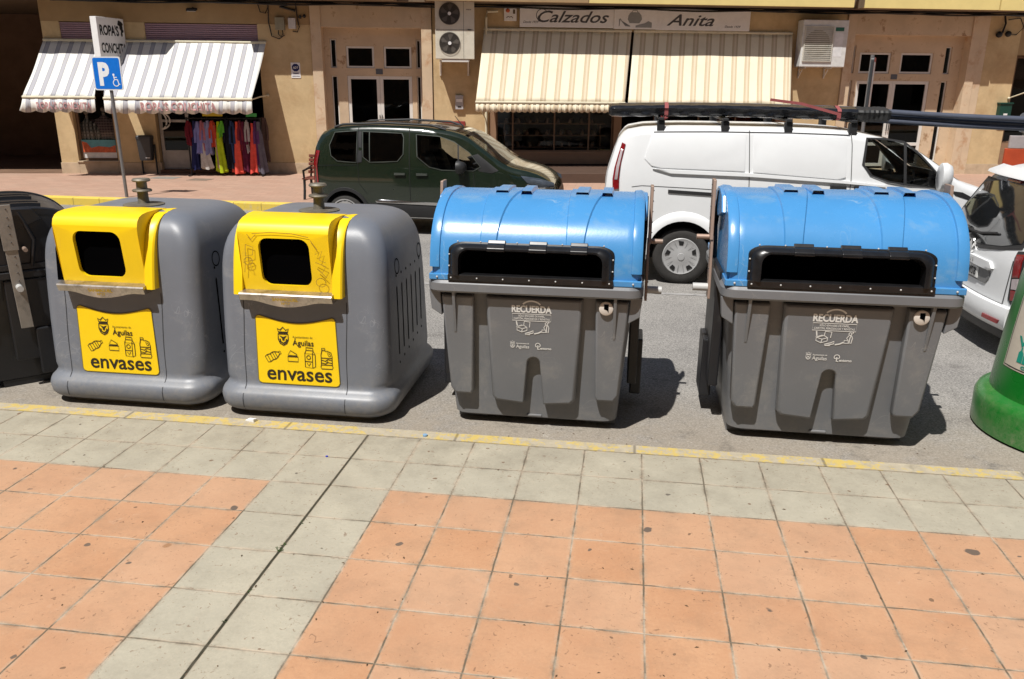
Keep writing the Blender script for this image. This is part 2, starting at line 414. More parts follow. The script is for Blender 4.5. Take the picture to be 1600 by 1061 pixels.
H = 4.52
ZB = -.05
D = .45                                           # wall thickness, inwards (+y local)
def wallbox(u0, u1, z0, z1, y0=0, y1=D): bar('wall', M_wall, bld, u0, u1, y0, y1, z0, z1)
wallbox(-5.4, -4.94, .3, 3.95); wallbox(-3.88, -2.76, .3, 3.95); wallbox(.18, 1.58, .3, H-.57)
wallbox(4.86, 6.42, .95, H); wallbox(14.95, 16.55, .5, H); wallbox(20.78, 21.78, .3, H)
wallbox(6.42, 14.95, 3.9, H)
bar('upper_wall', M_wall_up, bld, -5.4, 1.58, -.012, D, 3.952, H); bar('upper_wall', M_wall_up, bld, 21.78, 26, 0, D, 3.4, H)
g = MB()
for u0, u1, z1 in ((-5.42, -4.92, .297), (-4.94, -3.88, .30), (-3.9, -2.72, .297), (.16, 1.6, .297), (4.84, 6.44, .947), (14.93, 16.55, .497), (20.76, 21.8, .297)):
    bar('plinth', M_plinth, bld, u0, u1, -.025, D-.02, ZB, z1, bevel=.006)
# deep shaded porch left of the shop
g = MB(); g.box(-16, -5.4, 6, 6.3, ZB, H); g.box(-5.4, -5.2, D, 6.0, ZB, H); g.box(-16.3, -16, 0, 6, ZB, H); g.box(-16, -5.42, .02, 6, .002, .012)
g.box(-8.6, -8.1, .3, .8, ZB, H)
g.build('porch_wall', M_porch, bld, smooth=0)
# the shell behind the front rooms
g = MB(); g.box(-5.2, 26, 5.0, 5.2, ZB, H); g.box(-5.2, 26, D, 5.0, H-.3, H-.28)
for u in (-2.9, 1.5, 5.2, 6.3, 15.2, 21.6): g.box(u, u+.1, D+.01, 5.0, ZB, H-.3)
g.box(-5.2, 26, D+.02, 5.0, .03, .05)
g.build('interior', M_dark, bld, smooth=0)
# balcony slab over the ground floor, stepped where the balconies begin and end
SL = [(-16,-2.62,.92),(-2.62,-.35,.50),(-.35,.16,.80),(.16,.46,.66),(.46,3.95,.80),(3.95,4.68,.34),(4.68,16.25,.92),(16.25,16.56,.3),(16.56,20.30,.85),(20.30,20.62,.70),(20.62,26,.82)]
g = MB()
for u0, u1, o in SL: g.box(u0+.001, u1-.001, -o, 6.5, H+.02, H+.26)
g.build('balcony_slab', pm('slab_soffit', (.17,.12,.075), .9, var=.15), bld, smooth=0)
g = MB()
for u0, u1, o in ((-16,-2.62,.92),(-2.62,-.35,.5),(-.35,3.9,.8),(4.72,9.0,.92)): g.box(u0+.01, u1-.01, -o-.015, -o+.1, H+.012, H+1.3)
g.build('parapet', M_wall_up, bld, smooth=0)
g = MB()
for u0, u1, o in ((9.0,16.25,.92),(16.56,20.42,.85),(20.46,26,.82)): g.box(u0+.01, u1-.01, -o-.015, -o+.1, H+.012, H+1.3)
g.build('parapet', M_yellow_b, bld, smooth=0)
g = MB(); g.box(-16, 26, .1, 5, H+1.0, H+6.5); g.build('upper_storey', M_wall, bld, smooth=0)
# overhead cable bundle running under the slab
cb = MB(); rr = random.Random(3)
for k in range(4):
    pts = [(u, -.06-.03*k, H-.005-.03*(k % 2)-.02*math.sin(u*1.7+k*2)-.012*k) for u in [(-5+i*.5) for i in range(56)]]
    cb.tube(pts, .022, 6)
M_cable = flat('black_cable', (.012,.012,.012), .6)
tag(cb.build('overhead_cables', M_cable, loc=fpos(0,0,0)), 'bundle of black cables running along the facade under the balconies', 'cable')
COL.objects['overhead_cables'].rotation_euler = (0,0,YAW)

# --- shop window and shutters of the clothes shop
def frame_window(parent, name, u0, u1, z0, z1, y, fw, fm, gm, bars=(), dep=.06, hbars=()):
    g = MB()
    g.box(u0, u0+fw, y, y+dep, z0, z1); g.box(u1-fw, u1, y, y+dep, z0, z1)
    g.box(u0+fw, u1-fw, y, y+dep, z0, z0+fw); g.box(u0+fw, u1-fw, y, y+dep, z1-fw, z1)
    for x in bars: g.box(x-fw*.6, x+fw*.6, y+.004, y+dep-.004, z0+fw, z1-fw)
    for z in hbars: g.box(u0+fw, u1-fw, y+.006, y+dep-.006, z-fw*.5, z+fw*.5)
    f = g.build(name, fm, parent, smooth=0, bevel=.004)
    g = MB(); g.add([(u0+fw*.5, y+dep*.5, z0+fw*.5), (u1-fw*.5, y+dep*.5, z0+fw*.5), (u1-fw*.5, y+dep*.5, z1-fw*.5), (u0+fw*.5, y+dep*.5, z1-fw*.5)], [(0,1,2,3)])
    g.build('pane', gm, f, smooth=0)
    return f
frame_window(bld, 'window', -4.93, -3.89, .34, 3.45, .16, .07, M_alu_w, M_glass)
g = MB(); g.box(-4.97, -3.85, -.05, .3, .302, .34); g.build('window_sill', M_plinth, bld, smooth=0, bevel=.006)
g = MB(); g.box(-4.86, -3.96, .155, .16, .41, .56); g.build('panel', pm('white_panel', (.7,.7,.7), .5), bld, smooth=0)
M_shut = pm('mauve_shutter', (.33,.22,.27), .5, var=.05)
for u0, u1 in ((-4.94, -3.88), (-2.76, .18)):
    g = MB(); nsl = 9
    for k in range(nsl):
        z = 3.47+k*(.47/nsl); hh = .47/nsl
        g.prism([(.06, z), (.035, z+hh*.3), (.035, z+hh*.75), (.06, z+hh*.97), (.09, z+hh*.97), (.09, z)], u0, u1, 'x')
    g.build('roller_shutter', M_shut, bld, smooth=0)
# door of the clothes shop: a white aluminium leaf folded to the left, the rest stands open
ds = MB(); ds.box(-2.74, -1.93, .2, .25, .1, .22); ds.box(-2.74,-2.65,.2,.25,.22,2.5); ds.box(-2.02,-1.93,.2,.25,.22,2.5); ds.box(-2.65,-2.02,.2,.25,.22,.62); ds.box(-2.65,-2.02,.2,.25,1.38,1.45); ds.box(-2.65,-2.02,.2,.25,2.4,2.5)
dl = ds.build('door', pm('grey_aluminium', (.42,.40,.38), .45), bld, smooth=0, bevel=.004)
g = MB(); g.add([(-2.66,.225,.6),(-2.0,.225,.6),(-2.0,.225,2.42),(-2.66,.225,2.42)], [(0,1,2,3)]); g.build('pane', M_glass_d, dl, smooth=0)
for s, c in ((1, -2.66), (-1, -2.66)):
    g = MB(); g.tube([(c+.25*math.sin(a)*(1 if s > 0 else .62), .13, 1.42+.22*math.cos(a)) for a in [PI*.02+PI*.96*k/12 for k in range(13)]], .022, 8)
    g.build('handle', M_alu, dl)
g = MB(); g.box(-2.76, .18, -.05, .6, ZB, .1); g.build('step', M_porch, bld, smooth=0)

# --- marble doorways
def portal(u0, u1, pu, dl_u, dr_u, tl, tr, slits, zd=.3, reverse=False):
    """u0..u1 opening between the outer pilasters; pu pilaster width"""
    g = MB()
    bar('pilaster', M_marble, bld, u0-pu, u0, -.05, D, ZB, H, bevel=.006); bar('pilaster', M_marble, bld, u1, u1+pu, -.05, D, ZB, H, bevel=.006)
    g = MB(); g.box(u0, u1, -.01, .4, 3.9, H); g.build('lintel', M_marble2, bld, smooth=0, bevel=.004)
    y = .30; g = MB()
    def blk(a, b, z0, z1): g.box(a, b, y, y+.14, z0, z1)
    # marble wall pierced by door, transom lights and slit windows
    us = sorted(slits)
    a, b = us[0]; c, d = us[1]
    blk(u0, a, ZB, 3.9); blk(d, u1, ZB, 3.9)
    for p, q in us: blk(p, q, 2.66, 2.86); blk(p, q, 3.62, 3.9); blk(p, q, ZB, .35)
    blk(b, tl[0], 2.86, 3.9); blk(tr[1], c, 2.86, 3.9); blk(tl[1], tr[0], 2.86, 3.44); blk(tl[0], tr[1], 3.44, 3.9)
    blk(b, dl_u, ZB, 2.86); blk(dr_u, c, ZB, 2.86); blk(dl_u, dr_u, 2.66, 2.86)
    g.build('marble_wall', M_marble2, bld, smooth=0)
    for p, q in us:
        frame_window(bld, 'window', p+.003, q-.003, 2.863, 3.617, y+.05, .03, M_alu, M_glass_d)
        frame_window(bld, 'window', p+.003, q-.003, .353, 2.657, y+.05, .03, M_alu, M_glass_d)
    for p, q in (tl, tr): frame_window(bld, 'window', p+.003, q-.003, 2.863, 3.437, y+.03, .055, M_alu, M_glass_d)
    mid = (dl_u+dr_u)/2
    for p, q in ((dl_u+.003, mid-.002), (mid+.002, dr_u-.003)):
        f = frame_window(bld, 'door', p, q, .2, 2.657, y+.02, .09, M_alu, M_glass_d, hbars=(.85,))
        k = MB(); hx = q-.03 if p < mid-.3 else p+.03
        k.tube([(hx, y+.0, 1.25), (hx, y-.03, 1.25), (hx, y-.03, 1.6), (hx, y, 1.6)], .012, 6); k.build('handle', M_cable, f)
    k = MB(); k.box(mid-.10, mid+.09, y-.012, y, 2.70, 2.84); k.build('number_plate', flat('plate_dark', (.10,.11,.13), .4), bld, smooth=0)
    g = MB(); g.box(u0, u1, -.06, y, ZB, .14); g.build('step', M_marble, bld, smooth=0, bevel=.005)
portal(1.87, 4.56, .28, 2.47, 4.27, (2.47, 3.24), (3.50, 4.27), [(2.04, 2.21), (4.40, 4.53)])
portal(16.82, 20.28, .26, 17.2, 19.42, (17.2, 18.14), (18.44, 19.42), [(16.93, 17.06), (19.78, 19.97)])
g = MB(); g.box(20.541, 20.78, -.02, .3, ZB, H); g.build('pilaster', M_marble, bld, smooth=0, bevel=.006)

# --- shoe shop front
g = MB(); g.box(6.42, 6.62, .0, .3, .27, 3.9); g.box(6.66, 10.0, .10, .3, .27, .62); g.box(10.0, 10.22, .0, .3, .27, 3.9)
for a, b in ((6.75, 7.72), (7.86, 9.0), (9.12, 9.92)):
    for z0, z1 in ((.33, .345), (.545, .56)): g.box(a, b, .088, .1, z0, z1)
    for q in (a, b-.015): g.box(q, q+.015, .088, .1, .345, .545)
g.box(11.4, 14.95, .1, .3, .27, .62); g.box(11.2, 11.4, 0, .3, .27, 3.9); g.box(14.75, 14.95, .0, .3, .621, 3.9)
g.build('shopfront', M_shop, bld, smooth=0, bevel=.004)
frame_window(bld, 'shop_window', 6.63, 9.99, .622, 3.88, .12, .035, M_alu_w, M_glass, bars=(7.1, 8.3, 9.3))
frame_window(bld, 'shop_window', 11.41, 14.74, .622, 3.88, .12, .035, M_alu_w, M_glass, bars=(12.5, 13.6))
g = MB(); g.box(6.3, 15.0, -2.35, .5, ZB, .25); g.build('platform', pm('brown_platform', (.085,.05,.034), .6, var=.12, scale=3), bld, smooth=0, bevel=.01)
# next shop at the far right
g = MB(); g.box(21.8, 26, .12, .2, ZB, .9); g.build('shopfront', M_shop, bld, smooth=0)
frame_window(bld, 'shop_window', 21.85, 25.9, .9, 3.38, .14, .06, M_alu_w, M_glass_d, bars=(23.4,))

# unseen block added behind the viewer to cut sky light; shows in shop windows
ob = thing('apartment_building', 'plain unseen block added behind the viewer to cut sky light, only mirrored in the window panes', 'building', (0, -14, 0))
M_ob = pm('added_block_render', (.42,.34,.25), .9, var=.08, scale=1)
bar('wall', M_ob, ob, -45, 45, -8, 0, -.1, 16)
bar('roof', M_plinth, ob, -45.3, 45.3, -8.3, .3, 16.002, 16.4)
wob_ = None
for k in range(18):
    for fl_ in range(4):
        x = -42+k*5; z = 1.2+fl_*3.7
        if wob_ is None: wob_ = bar('window', M_dark, ob, -.9, .9, .003, .05, 0, 1.9); wob_.location = (x, 0, z)
        else: c = wob_.copy(); COL.objects.link(c); c.parent = ob; c.location = (x, 0, z)

# ------------------------------------------------------------------ awnings
def stripe_mat(name, cols, period, k, ztop):
    """striped cloth: stripes run down the slope, shifted by k per metre of drop"""
    m, t, n, l, b = _base(name)
    v = coords(t); sep = N(n, 'ShaderNodeSeparateXYZ'); l.new(v, sep.inputs[0])
    x = mth(t, 'ADD', sep.outputs[0], mth(t, 'MULTIPLY', mth(t, 'SUBTRACT', ztop, sep.outputs[2]), k))
    f = mth(t, 'FRACT', mth(t, 'DIVIDE', x, period))
    cr = N(n, 'ShaderNodeValToRGB'); cr.color_ramp.interpolation = 'CONSTANT'; l.new(f, cr.inputs[0])
    el = cr.color_ramp.elements
    for i, (p, c) in enumerate(cols):
        e = el[i] if i < 2 else el.new(p); e.position = p; e.color = (*c, 1)
    dirt = mth(t, 'MULTIPLY', ramp(t, noise(t, v, 2.2, 6, .7), .5, .8), .22)
    c = mix(t, cr.outputs[0], (.45,.38,.27), dirt)
    l.new(c, b.inputs['Base Color']); b.inputs['Roughness'].default_value = .9; b.inputs['Specular IOR Level'].default_value = .1
    bump(t, b, noise(t, v, 2.5, 3), .25, .03)
    return m
def awning(name, label, group, top0, top1, bot0, bot1, zt, zb, out, vdrop, mats, rail_m, arms=(), text=None, waves=12, flare=0.0):
    """sloping cloth from (u top0..top1, zt) to the front rail (bot0..bot1, zb) with a scalloped valance"""
    t = fthing(name, label, 'awning', 0, 0, 0, group)
    nu, nv = 60, 16; g = MB(); rings = []
    for j in range(nv+1):
        s = j/nv; ring = []
        for i in range(nu+1):
            p = i/nu; u = (top0+(top1-top0)*p)*(1-s)+(bot0+(bot1-bot0)*p)*s
            sag = .035*math.sin(PI*s)*(1+.4*math.sin(p*9))+.010*math.sin(p*31+s*5)*s+.008*math.sin(p*17-s*9)
            ring.append((u, -(.06+(out-.06)*s), zt+(zb-zt)*s-sag))
        rings.append(ring)
    g.loft(rings, cap=False, closed=False)
    c = g.build('canopy', mats[0], t, smooth=60)
    so = c.modifiers.new('thick', 'SOLIDIFY'); so.thickness = .006
    g = MB(); g.tube([(bot0-.01, -out, zb-.02), (bot1+.01, -out, zb-.02)], .036, 10); g.build('rail', rail_m, t)
    g = MB(); g.tube([(top0, -.045, zt+.02), (top1, -.045, zt+.02)], .04, 10); g.build('roller', rail_m, t)
    g = MB(); n = waves*8; top = []; bot = []; mid = []
    for i in range(n+1):
        p = i/n; u = bot0+(bot1-bot0)*p; sc = abs(math.sin(p*waves*PI))
        wv = .03*math.sin(p*waves*2.1*PI)+.016*math.sin(p*waves*5.3*PI+1)
        fl = -flare*(1-min(1, p*5))
        top.append((u, -out-.015, zb-.04)); mid.append((u+fl*.5, -out-.02-wv*.6, zb-.04-vdrop*.5)); bot.append((u+fl, -out-.02-wv, zb-.04-vdrop*(.86+.14*sc)))
    g.loft([top, mid, bot], cap=False, closed=False)
    v = g.build('valance', mats[1], t, smooth=60); so = v.modifiers.new('thick', 'SOLIDIFY'); so.thickness = .005
    if text:
        g = MB(); st, cu, wd, hh = text
        def vm(x, y):
            p = (x-bot0)/(bot1-bot0); wv = (.03*math.sin(p*waves*2.1*PI)+.016*math.sin(p*waves*5.3*PI+1)); s = min(1, (zb-.04-y)/vdrop)
            return (x, -out-.026-wv*(s if s > .5 else s*.6*2*.5+.0)-.004, y)
        put_text(g, st, cu, zb-.04-vdrop*.74, vm, wd, h=hh, bold=.03, spacing=1.1)
        g.build('lettering', flat('faded_red_paint', (.56,.30,.30), .9), v, smooth=0)
    for (ua, za, ub) in arms:
        g = MB(); g.tube([(ua, -.02, za), ((ua+ub)/2, -out*.55, (za+zb)/2-.0), (ub, -out, zb-.02)], .018, 8); g.ball((ua,-.03,za), .04); g.build('arm', rail_m, t)
    return t
G1 = [(0,(.80,.77,.70)),(.30,(.30,.30,.34)),(.33,(.52,.50,.52)),(.44,(.55,.53,.55)),(.57,(.30,.30,.34)),(.60,(.80,.78,.72)),(.76,(.62,.60,.62)),(.80,(.80,.77,.70))]
M_aw1 = stripe_mat('grey_striped_canvas', [(0,(.72,.705,.66)),(.36,(.22,.22,.26)),(.40,(.42,.415,.44)),(.68,(.22,.22,.26)),(.72,(.72,.705,.66))], .30, .17/1.4, 3.45)
M_aw2 = stripe_mat('beige_striped_canvas', [(0,(.78,.71,.54)),(.34,(.50,.40,.26)),(.38,(.57,.475,.33)),(.50,(.68,.585,.44)),(.62,(.57,.475,.33)),(.71,(.50,.40,.26)),(.75,(.78,.71,.54))], .375, .27/1.85, 3.88)
M_rail = pm('cream_rail', (.62,.57,.42), .5)
awning('awning', 'short grey striped awning with faded red shop name, at the left end of the facade', 'grey striped awnings of the clothes shop', -5.38, -3.95, -5.54, -3.77, 3.46, 2.07, 1.3, .36, (M_aw1, M_aw1), M_rail, text=("ROPA'S CONCHITA", -4.55, 1.35, .17), waves=6, flare=.12)
awning('awning', 'long grey and white striped awning over the open clothes shop door', 'grey striped awnings of the clothes shop', -3.72, .39, -3.55, .17, 3.46, 2.05, 1.3, .36, (M_aw1, M_aw1), M_rail, arms=((.33, 2.12, .17),), text=("ROPA'S CONCHITA", -1.7, 1.9, .2), waves=11)
awning('awning', 'cream and beige striped awning above the lit shoe shop window, left of the pair', 'beige striped awnings of the shoe shop', 6.27, 10.37, 6.0, 10.05, 3.88, 2.02, 1.1, .24, (M_aw2, M_aw2), M_rail, arms=((6.33, 1.5, 6.02),), waves=26)
awning('awning', 'cream and beige striped awning behind the roof of the white van, right of the pair', 'beige striped awnings of the shoe shop', 10.44, 14.97, 10.14, 14.69, 3.88, 2.0, 1.1, .24, (M_aw2, M_aw2), M_rail, waves=28)
awning('awning', 'pale awning of the next shop, just entering at the right edge behind the green letterbox', None, 22.0, 25.6, 21.98, 25.55, 3.3, 2.75, 1.3, .25, (pm('white_canvas', (.74,.74,.74), .9), pm('white_canvas', (.74,.74,.74), .9)), M_rail, arms=((21.74, 2.2, 22.3),), waves=10)

# ------------------------------------------------------------------ signs and boxes on the facade
def fplane(y):
    return lambda a, b: (a, -y, b)
M_signw = pm('white_sign', (.78,.77,.76), .4, var=.05)
M_black = flat('black_paint', (.014,.014,.015), .6)
# projecting sign box of the clothes shop: thin edge to the street, face to the right
s = fthing('shop_sign', "white projecting sign box reading ROPA'S CONCHITA above the striped awnings", 'sign', -3.22, 0, 3.02)
s.rotation_euler = (0, 0, YAW-R(20))
SD0, SD1, SH = .10, 1.08, 1.0
g = MB(); g.box(-.19, 0, -SD1, -SD0, 0, SH); g.build('box', M_signw, s, smooth=0, bevel=.008)
g = MB(); fr = lambda a, b: (.004, a, b)
put_text(g, "ROPA'S", -.66, .57, fr, .68, h=.24, bold=.035); put_text(g, 'CONCHITA', -.56, .14, fr, .90, h=.24, bold=.03)
g.build('lettering', M_black, s, smooth=0)
g = MB()
for cx, cy, rx, ry in ((-.24,.87,.10,.06),(-.22,.80,.06,.10),(-.19,.70,.05,.05),(-.22,.62,.03,.07),(-.27,.92,.05,.03)):
    g.patch([(cx+rx*math.cos(2*PI*k/14)*(1+.12*math.sin(5*k)), cy+ry*math.sin(2*PI*k/14)) for k in range(14)], fr)
g.build('emblem', M_black, s, smooth=0)
for z in (.2, .8): g = MB(); g.tube([(-.1,-SD0,z),(-.1,0,z)], .02, 6); g.build('bracket', M_cable, s)
# sign of the shoe shop
s = fthing('shop_sign', 'long white sign reading Calzados Anita with shoes and bag in its middle', 'sign', 0, 0, 0)
g = MB(); g.box(7.25, 9.85, -.12, -.013, 3.97, 4.5); g.box(11.05, 13.69, -.12, -.013, 3.94, 4.49); g.box(9.85, 11.05, -.16, -.013, 3.95, 4.46)
g.build('board', M_signw, s, smooth=0, bevel=.006)
g = MB(); fl = fplane(.124)
M_let = flat('dark_grey_paint', (.07,.07,.075), .6)
put_text(g, 'Calzados', 8.72, 4.10, fl, 1.98, h=.30, bold=.012, shear=.42)
g.build('lettering', M_let, s, smooth=0); g = MB(); g.ribbon([(7.86+.16*math.cos(a), 4.27+.16*math.sin(a)) for a in [R(40+k*15) for k in range(16)]], .018, lambda a, b: (a, -.1255, b)); g.build('lettering', M_let, s, smooth=0)
for tx, x, z, wd_, hh_, bo, sh_ in (('Anita', 12.0, 4.06, 1.35, .30, .012, .42), ('Desde 1929', 7.55, 4.07, .42, .06, .004, .35), ('Desde 1929', 13.2, 4.02, .45, .06, .004, .35)):
    g = MB(); put_text(g, tx, x, z, fl, wd_, h=hh_, bold=bo, shear=sh_); g.build('lettering', M_let, s, smooth=0)
g = MB(); fl = fplane(.165)
g.patch([(10.28,4.10),(10.55,4.10),(10.62,4.2),(10.6,4.3),(10.53,4.38),(10.3,4.38),(10.24,4.3),(10.22,4.2)], fl)
g.ribbon([(10.33,4.38),(10.36,4.43),(10.47,4.43),(10.5,4.38)], .02, fl)
g.patch([(9.98,4.02),(10.0,4.02),(10.02,4.18),(10.16,4.06),(10.3,4.03),(10.3,4.01),(10.16,4.02),(10.02,4.22),(9.98,4.2)], fl)
g.patch([(10.45,3.99),(10.9,3.99),(10.9,4.12),(10.8,4.16),(10.7,4.1),(10.55,4.07),(10.45,4.04)], fl)
g.build('picture', flat('grey_print', (.27,.28,.28), .6), s, smooth=0)
# security plate
s = fthing('alarm_sign', 'small white plate with dark blue octagon reading ADT, left of the marble doorway', 'sign', 1.125, 0, 2.58)
g = MB(); g.box(-.125, .125, -.012, -.001, 0, .4); g.build('plate', M_signw, s, smooth=0)
g = MB(); g.patch([(.105*math.cos(PI/8+PI/4*k), .27+.105*math.sin(PI/8+PI/4*k)) for k in range(8)], fplane(.0145)); g.build('octagon', flat('navy_print', (.012,.014,.09), .5), s, smooth=0)
g = MB(); put_text(g, 'ADT', 0, .24, fplane(.017), .15, h=.06, bold=.02, shear=.2); g.build('lettering', M_signw, s, smooth=0)
g = MB()
for z, a in ((.13,.08),(.11,.07),(.05,.10)): g.box(-a, a, -.016, -.0125, z-.006, z+.006)
g.build('small_print', flat('navy_print', (.012,.014,.09), .5), s, smooth=0)

# twin-fan outdoor unit
M_acw = pm('ac_casing', (.62,.58,.48), .5, var=.05, dirt=(.42,.36,.26), dlo=.55, dhi=.85, dscale=2)
M_fan = flat('fan_grille', (.05,.042,.036), .5)
t = fthing('air_conditioner', 'tall cream air conditioning unit with two fans, one above the other', 'air conditioner', 4.95, 0, 3.10)
AO = .62; wdt = 1.04; hgt = 1.5
g = MB(); g.box(0, wdt, -AO, -.22, 0, hgt); g.build('casing', M_acw, t, smooth=0, bevel=.012)
g = MB(); g.box(.75, .757, -AO-.003, -AO+.01, .02, hgt-.02); g.box(.02, wdt-.02, -AO-.003, -AO+.01, .74, .746); g.box(.86, .96, -AO-.006, -AO, .73, .755); g.build('seam', M_cable, t, smooth=0)
g = MB(); put_text(g, 'INVERTER', .89, 1.23, lambda a, b: (a, -AO-.002, b), .14, h=.03, bold=.02); g.build('badge', M_cable, t, smooth=0)
for zc in (.40, 1.14):
    fa = MB(); fm = lambda x, y, z: (.38+x, -AO-.006-z, zc+y)
    fa.lathe([(.0005,.0),(.27,.0)], 32, fm); f = fa.build('fan', M_fan, t, smooth=0)
    g = MB()
    for k in range(5):
        a = 2*PI*k/5; g.patch([(.05*math.cos(a+.2), .05*math.sin(a+.2)), (.24*math.cos(a-.1), .24*math.sin(a-.1)), (.25*math.cos(a+.28), .25*math.sin(a+.28)), (.21*math.cos(a+.55), .21*math.sin(a+.55))], lambda x, y: (.38+x, -AO-.012, zc+y))
    g.build('blade', flat('fan_blade', (.12,.105,.09), .5), f, smooth=0)
    g = MB()
    for rr_ in [.06+.024*k for k in range(9)]+[.272]:
        g.ribbon([(rr_*math.cos(2*PI*k/36), rr_*math.sin(2*PI*k/36)) for k in range(36)], .006 if rr_ < .27 else .018, lambda x, y: (.38+x, -AO-.026, zc+y), closed=True)
    g.build('grille', flat('grille_wire', (.10,.085,.07), .5), f, smooth=0)
    g = MB(); g.disc((.38, -AO-.045, zc), .045, .03, 16, 'y'); g.build('hub', M_signw, f)
g = MB(); g.box(.16, .88, -AO+.02, -.1, -.07, -.01)
for u in (.1, .86): g.box(u, u+.05, -AO+.05, -.0, -.06, -.02); g.box(u, u+.05, -.05, 0, -.42, -.06); g.tube([(u+.025,-.02,-.4),(u+.025,-AO+.1,-.06)], .015, 6)
g.build('bracket', M_alu, t, smooth=0)
# single-fan unit with slatted square grille
t = fthing('air_conditioner', 'squat white air conditioning unit with a square slatted grille beside the right doorway', 'air conditioner', 15.08, 0, 3.0)
g = MB(); g.box(0, 1.3, -.5, -.1, 0, 1.24); g.build('casing', pm('white_casing', (.62,.62,.60), .45), t, smooth=0, bevel=.02)
g = MB(); g.disc((.44, -.508, .62), .36, .006, 28, 'y'); f = g.build('fan', flat('fan_shadow', (.30,.28,.22), .5), t)
g = MB()
for k in range(17): z = .2+k*.051; g.box(.07, .86, -.535, -.515, z, z+.022)
g.box(.05, .075, -.535, -.5, .17, 1.06); g.box(.855, .88, -.535, -.5, .17, 1.06); g.box(.05, .88, -.535, -.5, 1.05, 1.075); g.box(.05, .88, -.535, -.5, .15, .175)
g.build('grille', pm('beige_grille', (.55,.53,.46), .5), t, smooth=0)
g = MB(); g.box(.93, 1.17, -.505, -.5, .95, 1.05); g.build('sticker', flat('green_sticker', (.02,.12,.08), .5), t, smooth=0)
g = MB(); g.box(.93, 1.17, -.504, -.5, .28, .9); g.build('panel', pm('white_panel2', (.68,.68,.68), .45), t, smooth=0)
for u in (.2, .95):
    g = MB(); g.tube([(u, 0, -.02), (u, -.45, -.02)], .022, 6); g.tube([(u, -.02, -.3), (u, -.02, -.02)], .022, 6); g.tube([(u, -.03, -.26), (u, -.25, -.06)], .018, 6); g.build('bracket', M_alu, t)

def wallbox_thing(name, label, cat, u, z, wd, hh, dp, m, rnd=.008, group=None):
    t = fthing(name, label, cat, u, 0, z, group)
    g = MB(); g.box(-wd/2, wd/2, -dp, -.001, 0, hh); g.build('case', m, t, smooth=0, bevel=rnd)
    return t
t = wallbox_thing('meter_box', 'olive grey junction box with cables on the wall right of the clothes shop', 'electric box', .80, 3.80, .24, .32, .14, pm('olive_box', (.26,.24,.17), .6))
g = MB(); g.tube([(-.05,-.06,0),(-.06,-.06,-.1),(.0,-.06,-.16),(.06,-.06,-.1),(.05,-.06,0)], .014, 6); g.tube([(-.28,-.05,.68),(-.3,-.05,.2),(-.24,-.05,-.15),(-.05,-.05,-.22),(.1,-.05,-.12)], .016, 6); g.tube([(-.55,-.05,.65),(-.5,-.05,.45),(-.36,-.05,.42),(-.28,-.05,.6)], .014, 6); g.build('cable', M_cable, t)
t = wallbox_thing('meter_box', 'small white junction box beside the olive one, under a cable loop', 'electric box', 1.12, 3.84, .19, .27, .12, pm('white_box', (.55,.53,.52), .5))
g = MB(); g.tube([(.12,-.04,.65),(.14,-.04,.3),(.18,-.04,.05),(.12,-.04,-.08),(0,-.04,-.06)], .016, 6); g.tube([(-.1,-.05,.6),(-.3,-.05,.55),(.1,-.05,.45)], .03, 6); g.ball((.22,-.05,.30), .045); g.ball((.33,-.05,.32), .045); g.build('cable', M_cable, t)
t = fthing('wall_lamp', 'floodlight fixed to the wall above the mauve shutter', 'lamp', -1.45, 0, 4.2)
g = MB(); g.box(-.13, .13, -.22, -.06, .03, .09, lambda x,y,z: (x, y, z+(y+.22)*.25)); g.tube([(0,0,.14),(0,-.1,.1)], .02, 6); g.build('case', M_cable, t, smooth=0, bevel=.01)
g = MB(); g.box(-.11, .11, -.21, -.07, .022, .0301, lambda x,y,z: (x, y, z+(y+.22)*.25)); g.build('lens', M_signw, t, smooth=0)
t = wallbox_thing('alarm_box', 'white alarm box with an orange light, left of the shoe shop sign', 'alarm', 6.99, 4.12, .34, .36, .1, M_signw)
g = MB(); g.ball((-.07,-.1,.26), .055, 12, (1,.5,1)); g.build('light', flat('orange_light', (.5,.10,.03), .4), t)
g = MB(); g.box(.07, .13, -.104, -.099, .18, .29); g.ribbon([(-.11+.0, .07),(-.06,.11),(-.02,.09),(.03,.11),(.07,.07)], .02, fplane(.103)); g.build('vent', flat('brown_grille', (.12,.08,.05), .6), t, smooth=0)
t = wallbox_thing('intercom', 'grey intercom box on the wall under the twin-fan unit', 'intercom', 5.58, 1.78, .22, .38, .09, pm('grey_plastic', (.42,.41,.42), .4))
g = MB(); g.box(-.085, .085, -.1, -.09, .2, .28); g.build('panel', M_signw, t, smooth=0); bar('button', M_black, t, -.05, .05, -.1, -.09, .06, .09)
t = wallbox_thing('letterbox', 'dark green letterbox on the wall at the right of the street front', 'letterbox', 21.62, 1.62, .36, .42, .16, pm('green_enamel', (.007,.05,.036), .4))
g = MB(); g.box(-.2, .2, -.19, -.0005, .42, .46); g.build('lid', pm('green_enamel', (.007,.05,.036), .4), t, smooth=0, bevel=.006)
g = MB(); g.box(-.05, .07, -.165, -.16, .1, .15); g.build('label_plate', M_signw, t, smooth=0)
t = wallbox_thing('notice_board', 'low red board on the wall behind the green car', 'board', 5.35, 1.20, .78, .26, .03, pm('red_board', (.26,.035,.03), .6))
t = fthing('pipe', 'cream drainpipe beside the beige awning', 'pipe', 6.33, 0, 0)
g = MB(); g.tube([(.32,-.1,4.36),(.02,-.1,4.34),(.0,-.1,4.2),(0,-.1,2.0),(0,-.1,.26)], .035, 8); g.build('pipe_run', M_rail, t)
t = fthing('wall_lamp', 'pair of small black lamps on a cable at the upper right of the facade', 'lamp', 21.2, 0, 3.85)
